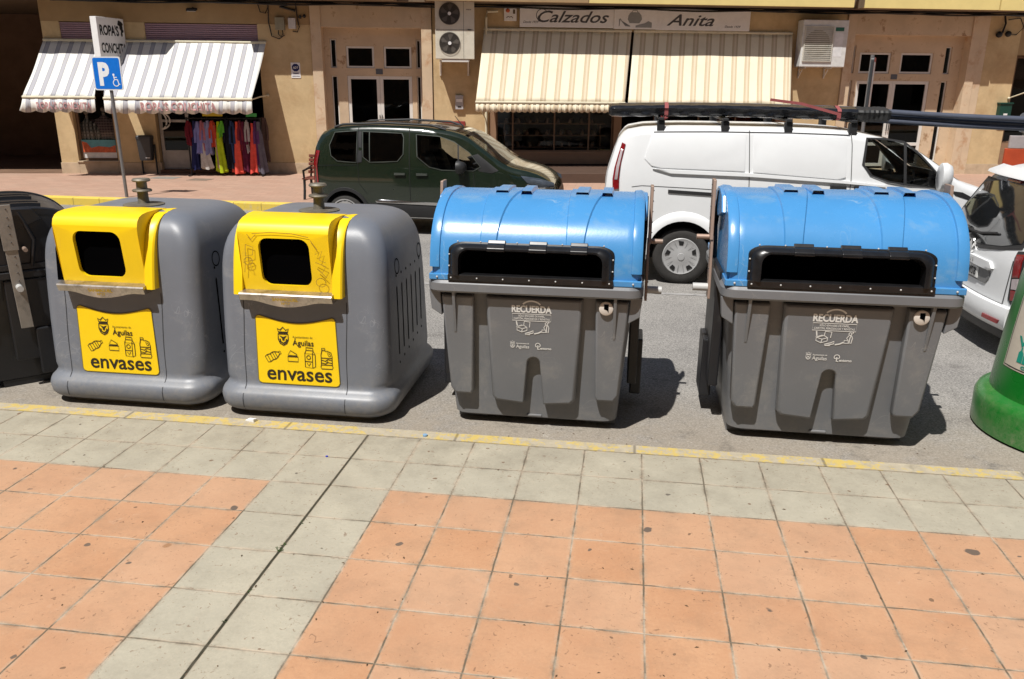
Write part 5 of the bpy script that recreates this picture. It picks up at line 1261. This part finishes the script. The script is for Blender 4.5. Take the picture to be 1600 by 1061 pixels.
        # carton, papers and a person dropping paper in
        g.ribbon([(cx-.115,.912),(cx-.108,.875)], .009, pf)
        g.ribbon([(cx-.11,.865),(cx-.06,.88),(cx-.035,.865),(cx-.035,.84),(cx-.075,.825),(cx-.11,.84)], .006, pf, True); g.ribbon([(cx-.11,.865),(cx-.07,.852),(cx-.035,.865)], .006, pf); g.ribbon([(cx-.07,.852),(cx-.075,.825)], .006, pf)
        g.ribbon([(cx-.06,.878),(cx-.055,.912),(cx-.012,.908),(cx-.016,.865)], .006, pf); g.patch([(cx-.118,.868),(cx-.075,.885),(cx-.06,.88),(cx-.105,.862)], pf)
        g.ribbon([(cx-.05,.815),(cx-.01,.828),(cx+.012,.84),(cx+.012,.822),(cx-.04,.806)], .008, pf, True); g.patch([(cx-.05,.81),(cx-.01,.815),(cx-.012,.803),(cx-.045,.802)], pf)
        g.ribbon([(cx+.02,.815),(cx+.05,.822),(cx+.075,.836)], .010, pf)
        g.ribbon([(cx+.078,.85),(cx+.105,.85),(cx+.105,.83),(cx+.078,.83)], .006, pf, True)
        g.ribbon([(cx+.112+.010*math.cos(2*PI*k/8), .900+.010*math.sin(2*PI*k/8)) for k in range(8)], .006, pf, True)
        g.ribbon([(cx+.105,.888),(cx+.092,.868),(cx+.10,.855)], .006, pf); g.ribbon([(cx+.118,.89),(cx+.112,.86),(cx+.112,.828)], .007, pf); g.ribbon([(cx+.122,.888),(cx+.13,.868),(cx+.125,.828)], .006, pf); g.ribbon([(cx+.128,.905),(cx+.130,.915)], .008, pf)
        g.build('print', M_wh, body, smooth=0); g = MB()
        crest(g, cx-.145, .715, .036, pf)
        put_text(g, 'Ayuntamiento de', cx-.068, .727, pf, .098, h=.012, bold=.02); put_text(g, 'Águilas', cx-.068, .694, pf, .100, h=.028, bold=.01)
        g.build('print', M_wh, body, smooth=0); g = MB()
        g.ribbon([(cx+.048+.018*math.cos(R(a)), .722+.018*math.sin(R(a))) for a in range(-40, 221, 20)], .006, pf, True); g.ribbon([(cx+.048,.722),(cx+.048,.690),(cx+.062,.690)], .008, pf)
        put_text(g, 'entorno', cx+.108, .690, pf, .085, h=.020, bold=.03)
        g.build('print', M_wh, body, smooth=0)
        bx, bz = .535, 1.045; py = panel_y(bz)
        g = MB(); g.lathe([(.052,-.004),(.052,.016),(.046,.020),(.0005,.021)], 24, lambda x, y, z: (bx+x, py-z, bz+y)); bd = g.build('badge', flat('badge_cream', (.62,.57,.52), .5), t, smooth=50)
        g = MB(); g.patch([(bx-.016,bz+.034),(bx+.018,bz+.034),(bx+.018,bz-.03),(bx+.008,bz-.012),(bx-.016,bz-.002)], lambda a, b: (a, py-.0225, b)); g.build('mark', M_void, bd, smooth=0)
    return t
c1 = container('blue-lidded grey paper container beside the bottle bank with yellow hood, nearer the middle', (1.16, 1.145, ROAD), 1.0, (M_grey, M_blue))
c2 = copy_tree(c1); c2.location = (3.33, 1.19, ROAD); c2.scale = (1.03,)*3
for c in list(c1.children):
    if c.name.startswith('lifting_arm') and c.data.vertices[0].co.x < 0:
        for q in list(c.children):
            if q.name.startswith('pin'): bpy.data.objects.remove(q)
c1['label'] = 'grey paper container with blue lid standing next to the yellow-hooded bins'
c2['label'] = 'grey paper container with blue lid standing next to the green bottle bank'
container('black waste container with a steel lifting arm at the left edge', (-3.74, 1.33, ROAD), .87, (M_blackbody, M_blacklid), False, R(-45), .64)

# --- grey bins with yellow hoods
M_bin = pm('blue_grey_plastic', (.150,.164,.192), .42, var=.07, scale=2.5, bmp=.12, bscale=120, dirt=(.27,.27,.27), dlo=.57, dhi=.85, dscale=3, scratch=(.30,.31,.33), dust=((.33,.30,.25), .03, .42))
M_yel = pm('yellow_hood_plastic', (.88,.60,.006), .38, var=.05, scale=3, scratch=(.70,.45,.05))
M_sty = pm('yellow_sticker', (.86,.58,.004), .4, var=.03, scratch=(.62,.40,.04))
M_gap3 = flat('seam_dark', (.035,.036,.04), .8)
M_inox = pm('stainless_lip', (.52,.47,.42), .30, .85, var=.25, scale=8, dirt=(.25,.22,.19), dlo=.5, dhi=.7, dscale=12)
M_rust = pm('rusty_lug', (.175,.16,.13), .6, .4, var=.25, scale=14, dirt=(.12,.085,.05), dlo=.45, dhi=.7, dscale=9)
LV = [(.035,.62,-.66,.70,.14),(.05,.68,-.725,.755,.17),(.10,.735,-.775,.79,.20),(.17,.745,-.785,.80,.21),(.215,.735,-.765,.785,.20),(.245,.715,-.722,.745,.19),(.28,.702,-.697,.72,.18),(.33,.699,-.691,.715,.14),
      (.70,.695,-.672,.67,.13),(1.05,.690,-.648,.63,.13),(1.22,.684,-.632,.60,.13),(1.33,.670,-.615,.58,.13),(1.43,.644,-.588,.55,.14),(1.51,.604,-.545,.51,.15),(1.56,.548,-.490,.455,.15),(1.588,.48,-.425,.39,.15),(1.600,.41,-.36,.32,.14),(1.604,.30,-.25,.22,.12)]
def lv(z, k):
    return smoothi([(l[0], l[k]) for l in LV], z)
def bfront(z): return lv(z, 2)
def side_x(z): return lv(z, 1)
def recycling_bin(label, loc, group, left_wing=True):
    t = thing('recycling_bin', label, 'recycling bin', loc, 0, group)
    zs = [.035,.05,.075,.10,.135,.17,.20,.222,.24,.26,.28,.305,.33,.5,.7,.9,1.05,1.14,1.22,1.28,1.33,1.38,1.43,1.47,1.51,1.54,1.56,1.576,1.588,1.595,1.600,1.6025,1.604]
    g = MB(); g.loft([[(x, y, z) for x, y in rrect(-lv(z,1), lv(z,1), lv(z,2), lv(z,3), lv(z,4), 7)] for z in zs]); body = g.build('body', M_bin, t, smooth=60)
    g = MB(); g.loft([[(x, y, z) for x, y in rrect(-.60, .60, -.66, .70, .12)] for z in (0, .04)]); g.build('base', pm('dusty_base', (.16,.135,.10), .85, var=.2), t)
    ff = lambda e: (lambda x, z: (x, bfront(z)-e, z))
    for x in (-.495, .355): g = MB(); g.ribbon([(x+.02*(z/1.0)+.004*math.sin(z*9), z) for z in [.03+.035*k for k in range(28)]], .006, ff(.002)); g.build('seam', M_gap3, body, smooth=0)
    # slots and drain holes on both flanks
    for sg in (-1, 1):
        g = MB(); sx = lambda y, z: (sg*(side_x(z)+.002), y, z)
        for k in range(6):
            y = -.34+.145*k; d = .02*k
            g.patch([(y-.011, .47+d), (y+.011, .47+d), (y+.014, 1.03), (y+.003, 1.05), (y-.008, 1.03)], sx)
            for z in (.40+d, 1.13-.0*d): g.patch([(y+.012*math.cos(2*PI*j/10), z+.012*math.sin(2*PI*j/10)) for j in range(10)], sx)
        for y in (-.30, .40): g.ribbon([(y+.06*math.cos(R(a)), 1.20+.06*math.sin(R(a))) for a in range(0, 360, 20)], .010, sx, True)
        g.build('vent_slot', M_void, body, smooth=0)
    # lifting lug
    lug = MB(); lug.lathe([(.165,1.600),(.165,1.612),(.15,1.616),(.05,1.619),(.045,1.64),(.042,1.712),(.075,1.716),(.080,1.724),(.073,1.735),(.044,1.739),(.042,1.795),(.068,1.80),(.075,1.810),(.064,1.824),(.0005,1.830)], 24, lambda x,y,z: (x, y-.14, z))
    lg = lug.build('lifting_lug', M_rust, t, smooth=40)
    # hood
    hood = MB(); hw = .362; HX = -.075; yf = lambda z: -.80+.03*(1.05-z)*-1
    sec_ = [(-.685,1.045),(-.716,1.30),(-.730,1.46),(-.726,1.515),(-.710,1.56),(-.680,1.588),(-.635,1.604),(-.56,1.612),(-.42,1.613),(-.28,1.604)]
    ho = rrect(-hw, hw, 1.045, 1.515, .006, 5); hi = rrect(-.205, .205, 1.10, 1.475, .075, 5)
    yfz = lambda z: interp([(s[1], s[0]) for s in sec_[:4]], z)
    hood.ring(ho, hi, lambda x, z: (x, yfz(z), z)); hood.ring(hi, [(x*.99, 1.29+(z-1.29)*.99) for x, z in hi], lambda x, z: (x, yfz(z)+.0, z))
    n = len(hi); hood.add([(x, yfz(z), z) for x, z in hi]+[(x, yfz(z)+.035, z) for x, z in hi], [(i, (i+1)%n, n+(i+1)%n, n+i) for i in range(n)])
    top = [s for s in sec_ if s[1] >= 1.5]
    hood.loft([[(-hw, y, z-.0), (hw, y, z)] for y, z in [s for s in sec_[3:]]], cap=False, closed=False)
    for sg in (-1, 1):
        pl_ = [(y, z) for y, z in sec_]+[(-.36,1.53),(-.46,1.44),(-.55,1.30),(-.60,1.05)]
        hood.add([(sg*(hw if i < 10 else hw+.0), y, z) for i, (y, z) in enumerate(pl_)], [tuple(range(len(pl_)))])
    h = hood.build('hood', M_yel, t, smooth=35, loc=(HX, 0, 0))
    for sg in (-1, 1):
        if sg < 0 and not left_wing: continue
        g = MB(); zz = [1.02,1.06,1.2,1.3,1.38,1.45,1.51,1.55,1.582,1.602]
        dep = lambda z: bfront(z)-(.078-.05*max(0, (z-1.02)/.6))
        xin, xout = hw+.002, .442
        g.loft([[(sg*xin, bfront(z)+.06, z), (sg*xin, dep(z), z), (sg*(xout-.012), dep(z), z), (sg*xout, dep(z)+.012, z), (sg*xout, bfront(z)+.06, z)] for z in zz])
        g.build('hood_wing', M_yel, h, smooth=40)
    if not left_wing:
        g = MB(); g.patch([(-.445,1.05),(-.36,1.05),(-.36,1.44),(-.42,1.42),(-.445,1.3)], ff(.003)); g.build('gap', M_void, h, smooth=0)
    g = MB(); q = rrect(-.235, .235, 1.07, 1.51, .08, 5)
    g.loft([[(x, -.660, z) for x, z in q], [(x, -.55, z) for x, z in q]]); g.build('opening', M_void, h, smooth=0)
    # stainless lip
    g = MB(); xs = [-.375+.05*k for k in range(16)]
    low = lambda x: .985-.045*max(0, math.cos(min(1, abs(x)/.26)*PI/2))**1.2
    g.loft([[(x, -.690, 1.058), (x, -.765, 1.046), (x, -.772, 1.036), (x, -.752, low(x)), (x, bfront(low(x)), low(x)-.0), (x, -.66, 1.04)] for x in xs]); lp = g.build('lip', M_inox, t, smooth=40, loc=(HX, 0, 0))
    lf = lambda a, b: (a, -.7745+(1.036-b)*.22, b)
    g = MB(); put_text(g, 'SANMIGUEL', 0, .992, lf, .21, h=.026, bold=.02); put_text(g, 'Nº17', 0, .962, lf, .07, h=.020, bold=.02); g.build('lettering', flat('ochre_print', (.55,.36,.02), .6), lp, smooth=0)
    # sticker
    sc_ = ff(.005); cx = -.045
    top_ = [(cx-.30+.6*k/12, .845-.055*math.sin(PI*k/12)**1.0 if 0 < k < 12 else .845) for k in range(13)]
    out = [(cx-.333,.82),(cx-.325,.838)]+top_+[(cx+.318,.838),(cx+.327,.82),(cx+.348,.315),(cx+.338,.295),(cx+.318,.285),(cx-.303,.285),(cx-.328,.295),(cx-.336,.315)]
    g = MB(); cz = .57; c0 = (cx, cz)
    rings = [[sc_(cx+(x-cx)*k, cz+(z-cz)*k) for x, z in out] for k in (1,.66,.33)]; g.loft(rings, cap=False); n = len(out); g.add([sc_(*c0)]+rings[-1], [(0, i+1, (i+1) % n+1) for i in range(n)])
    st = g.build('sticker', M_sty, body, smooth=60)
    g = MB(); g.ribbon(out, .006, ff(.0055), True); g.build('sticker_edge', flat('olive_edge', (.16,.12,.01), .6), st, smooth=0)
    pf = ff(.0085); g = MB()
    put_text(g, 'envases', cx+.012, .320, pf, .545, h=.125, bold=.014)
    crest(g, cx-.108, .665, .092, pf)
    put_text(g, 'Ayuntamiento de', cx+.052, .672, pf, .165, h=.018, bold=.0); put_text(g, 'Águilas', cx+.055, .612, pf, .175, h=.046, bold=.012)
    W_ = .0055
    def pic(px, pz, s, rot, strokes):
        for pts, cl in strokes:
            g.ribbon([(px+s*(a*math.cos(rot)-b*math.sin(rot)), pz+s*(a*math.sin(rot)+b*math.cos(rot))) for a, b in pts], W_, pf, cl)
    circ = lambda a, b, r, n=12: [(a+r*math.cos(2*PI*k/n), b+r*math.sin(2*PI*k/n)) for k in range(n)]
    pic(cx-.20,.515,.075,R(-62),[([(-.35,-.85),(.35,-.85),(.42,-.6),(.36,-.2),(.42,.1),(.36,.35),(.14,.72),(.14,.95),(-.14,.95),(-.14,.72),(-.36,.35),(-.42,.1),(-.36,-.2),(-.42,-.6)],True),([(-.4,-.55),(.4,-.55)],False),([(-.36,-.2),(.36,-.2)],False),([(-.4,.1),(.4,.1)],False),([(-.36,.36),(.36,.36)],False),([(-.15,.75),(.15,.75)],False)])
    pic(cx-.035,.510,.06,0,[([(-.7,-.55),(.7,-.55),(.72,.1),(-.72,.1)],True),(circ(0,.1,.0001,3),False),([(-.72,.1),(-.4,.22),(.4,.22),(.72,.1)],False),([(-.7,.3),(-.3,.95),(.55,.45),(.6,.3),(.2,.25)],True)])
    pic(cx+.105,.518,.095,0,[([(-.42,-.85),(.22,-.92),(.24,.3),(-.42,.34)],True),([(.22,-.92),(.48,-.8),(.48,.25),(.24,.3)],False),([(-.42,.34),(-.3,.62),(.3,.6),(.24,.3)],False),([(.3,.6),(.48,.25)],False),([(-.3,.62),(-.3,.85),(.3,.82),(.3,.6)],False),(circ(-.1,.0,.17),True),([(-.4,-.35),(.22,-.38)],False),([(-.25,-.5),(-.1,-.75),(.05,-.5)],False)])
    pic(cx+.245,.515,.10,0,[([(-.45,-.85),(.45,-.85),(.5,-.7),(.45,-.5),(.45,.2),(.38,.5),(.1,.62),(-.12,.62),(-.12,.85),(-.38,.85),(-.38,.62),(-.46,.3),(-.45,-.5),(-.5,-.7)],True),([(-.45,-.52),(.45,-.52)],False),([(-.45,.05),(.45,.05)],False),([(-.45,-.12),(-.1,-.2),(.1,-.05),(.45,-.14)],False),([(-.45,-.35),(-.1,-.42),(.1,-.3),(.45,-.36)],False),([(.05,.48),(.3,.38),(.32,.2),(.18,.22)],True),([(-.4,.68),(-.1,.68)],False),([(0,-.1),(.1,-.22),(0,-.34),(-.1,-.22)],True)])
    g.build('print', flat('black_print', (.022,.016,.006), .6), st, smooth=0)
    return t
B1 = recycling_bin('grey packaging bin with yellow hood missing its left strip, beside the black container', (-2.25, 1.225, ROAD), 'yellow-hooded packaging bins', left_wing=False)
B2 = recycling_bin('grey packaging bin with scribbles on its complete yellow hood, next to the blue lids', (-.690, 1.205, ROAD), 'yellow-hooded packaging bins')
# marker scribbles on the hood of the second bin
h2 = [c for c in B2.children if c.name.startswith('hood')][0]
g = MB(); hp = lambda x, z: (x, (-.7065-.023*(z-1.045)/.255 if z < 1.30 else -.7295-.007*(z-1.3)/.18)-.001, z)
for pts in ([(-.33,1.2),(-.30,1.36),(-.27,1.22),(-.33,1.28),(-.25,1.30)], [(-.30,1.42),(-.24,1.40),(-.25,1.34),(-.31,1.33),(-.30,1.42)], [(-.27,1.32+.0)]+[(-.29+.035*math.cos(k*.7), 1.29+.03*math.sin(k*.7)) for k in range(12)],
            [(.22,1.47),(.27,1.40),(.25,1.36),(.31,1.39),(.28,1.32),(.33,1.30)], [(.25,1.30),(.33,1.27),(.30,1.22),(.26,1.25),(.33,1.18)], [(.28+.04*math.cos(k*.6), 1.14+.035*math.sin(k*.6)) for k in range(14)], [(-.24,1.505),(-.1,1.52),(.08,1.515),(.21,1.49)], [(-.28,1.50),(-.25,1.46),(-.21,1.50)]):
    g.ribbon(pts, .006, hp)
g.build('scribble', pm('marker_line', (.42,.27,.02), .6), h2, smooth=0)

# --- green bottle bank
M_gr = pm('green_grp', (.008,.155,.018), .28, var=.10, scale=2, bmp=.1, bscale=40, dirt=(.05,.22,.05), dlo=.58, dhi=.85, dscale=4, scratch=(.06,.25,.07), dust=((.25,.25,.16), .0, .4))
t = thing('bottle_bank', 'green bell-shaped glass bank with a white label, cut by the right edge', 'bottle bank', (5.47, 1.20, ROAD))
prof = [(.0005,.0),(.76,.0),(.79,.02),(.795,.24),(.775,.285),(.735,.31),(.70,.325),(.665,.8),(.625,1.2),(.58,1.45),(.50,1.62),(.36,1.74),(.18,1.80),(.0005,1.82)]
g = MB(); g.lathe([p for p in prof[:1]]+[p for p in prof[1:]], 64); g.build('shell', M_gr, t, smooth=40)
g = MB(); g.lathe([(.05,1.81),(.05,1.95),(.12,1.96),(.12,1.99),(.0005,2.0)], 20); g.build('lifting_lug', M_rust, t)
for a in (R(-60), R(120)):
    g = MB(); rr_ = interp([(z, r) for r, z in prof[6:]], 1.42); g.lathe([(.16,-.05),(.16,.05),(.12,.07),(.11,.03)], 28, lambda x,y,z: ((rr_+z)*math.cos(a)-x*math.sin(a), (rr_+z)*math.sin(a)+x*math.cos(a), 1.38+y)); mo = g.build('mouth_ring', M_gr, t)
    g = MB(); g.lathe([(.12,.045),(.0005,.045)], 28, lambda x,y,z: ((rr_+z)*math.cos(a)-x*math.sin(a), (rr_+z)*math.sin(a)+x*math.cos(a), 1.38+y)); g.build('mouth', M_void, mo)
A0 = R(-148)
def cyl(e):
    def f(a, b):
        rr_ = interp([(z, r) for r, z in prof[6:]], b)+e; th = A0+a/.66
        return (rr_*math.cos(th), rr_*math.sin(th), b)
    return f
def cpanel(x0, x1, z0, z1, e, m, nm, par):
    g = MB(); n = 20; f = cyl(e)
    g.loft([[f(x0+(x1-x0)*i/n, z0+(z1-z0)*j/6) for i in range(n+1)] for j in range(7)], cap=False, closed=False); return g.build(nm, m, par, smooth=60)
lab = cpanel(-.36, .36, .55, 1.17, .003, flat('cream_label', (.56,.50,.42), .5), 'label', t)
g = MB(); 
def dens(pts): 
    o = []
    for a, b in zip(pts, pts[1:]+pts[:1]): o += [(a[0]+(b[0]-a[0])*k/10, a[1]+(b[1]-a[1])*k/10) for k in range(10)]
    return o
g.ribbon(dens([(-.345,.565),(.345,.565),(.345,1.155),(-.345,1.155)]), .008, cyl(.005), True); g.build('label_frame', M_black, lab, smooth=0)
g = MB(); g.ribbon(dens([(-.22,.93),(.24,.93),(.24,1.09),(-.22,1.09)]), .006, cyl(.005), True); g.build('red_frame', flat('red_print', (.42,.06,.04), .6), lab, smooth=0)
g = MB(); put_text(g, 'SOLO', 0.0, .845, cyl(.006), .36, h=.075, bold=.03); g.build('lettering', flat('dark_green_print', (.006,.07,.045), .6), lab, smooth=0)
g = MB(); put_text(g, 'VIDRIO', 0.0, .745, cyl(.006), .50, h=.075, bold=.03)
for x, w_, h_ in ((-.19,.05,.075),(-.14,.045,.06),(-.10,.04,.065)): g.patch([(x-w_/2,.62),(x+w_/2,.62),(x+w_/2,.62+h_),(x+.008,.62+h_+.02),(x+.008,.62+h_+.045),(x-.008,.62+h_+.045),(x-.008,.62+h_+.02),(x-w_/2,.62+h_)], cyl(.006))
g.ribbon([(-.14+.02*math.cos(2*PI*k/10), .592+.010*math.sin(2*PI*k/10)) for k in range(10)], .008, cyl(.006), True)
for k in range(6):
    x = -.16+.06*k; g.patch([(x-.018,1.0),(x+.018,1.0),(x+.018,1.03),(x+.006,1.055),(x-.006,1.055),(x-.018,1.03)], cyl(.006))
g.build('print', flat('teal_print2', (.01,.27,.20), .6), lab, smooth=0)
g = MB()
for k in range(3): x = -.13+.12*k; g = MB(); g.patch([(x-.016,.985),(x+.016,.985),(x+.016,1.035),(x-.016,1.035)], cyl(.0068)); g.build('picture', flat('red_print', (.42,.06,.04), .6), lab, smooth=0)

# ------------------------------------------------------------------ small litter and weeds
def scrap(name, label, cat, pts, z, m, th=.006):
    g = MB(); g.loft([[(x, y, z) for x, y in pts], [(x, y, z+th) for x, y in pts]]); return tag(g.build(name, m, smooth=0), label, cat)
g = MB(); g.loft([[(-1.01,.10,.004),(-.93,.075,.004),(-.915,.11,.004),(-.99,.14,.004)], [(-1.01,.10,.008),(-.93,.075,.03),(-.915,.11,.022),(-.99,.14,.012)]]); tag(g.build('paper_scrap', flat('paper_white', (.75,.75,.75), .8), smooth=0), 'crumpled white paper scrap on the kerb in front of the scribbled bin', 'litter')
g = MB(); g.lathe([(.018,0),(.018,.012),(.014,.014),(.0005,.014)], 14, lambda x,y,z: (.42+x, .045+y, .004+z)); tag(g.build('plastic_disc', flat('cap_blue', (.20,.34,.50), .5)), 'light blue plastic cap lying on the kerb', 'litter')
g = MB(); g.disc((-.17,-.40,.001), .009, .005, 10); tag(g.build('plastic_disc', flat('cap_navy', (.01,.03,.4), .5)), 'tiny dark blue cap on the grey tiles', 'litter')
rw_ = random.Random(11)
g = MB()
for (y0, y1, n) in ((-1.60,-1.52,22), (-1.30,-1.25,5), (-2.0,-1.96,5), (-2.25,-2.2,5)):
    for k in range(n):
        y = rw_.uniform(y0, y1); x = rw_.gauss(0, .008); a = rw_.uniform(0, 2*PI); h_ = rw_.uniform(.004, .014); l_ = rw_.uniform(.004, .010)
        dx, dy = l_*math.cos(a), l_*math.sin(a)
        g.add([(x-dy*.3, y+dx*.3, .001), (x+dy*.3, y-dx*.3, .001), (x+dx+dy*.25, y+dy-dx*.25, h_), (x+dx*1.7, y+dy*1.7, h_*.8), (x+dx-dy*.25, y+dy+dx*.25, h_)], [(0,1,2,3,4)])
tag(g.build('weeds', pm('weed_green', (.045,.085,.018), .8, var=.3, scale=20), smooth=0), 'tiny green weeds growing in the dark joint of the grey band', 'weeds', kind='stuff')
g = MB()
for k in range(150):
    x = rw_.uniform(-2.6, 3.8); y = rw_.uniform(-3.4, .0)
    if rw_.random() < .35: x = rw_.uniform(-.6, 4.6); y = rw_.uniform(.16, .7)
    z = .001 if y < .05 else ROAD+.001; s = rw_.uniform(.004, .013); a = rw_.uniform(0, PI)
    c_, s_ = math.cos(a)*s, math.sin(a)*s
    g.add([(x+c_, y+s_, z), (x-s_*.4, y+c_*.4, z+.003), (x-c_, y-s_, z), (x+s_*.4, y-c_*.4, z+.004)], [(0,1,2,3)])
tag(g.build('debris', pm('dry_leaf', (.10,.06,.03), .9, var=.4, scale=9), smooth=0), 'scattered dry leaf crumbs and grit on the tiles and gutter', 'debris', kind='stuff')
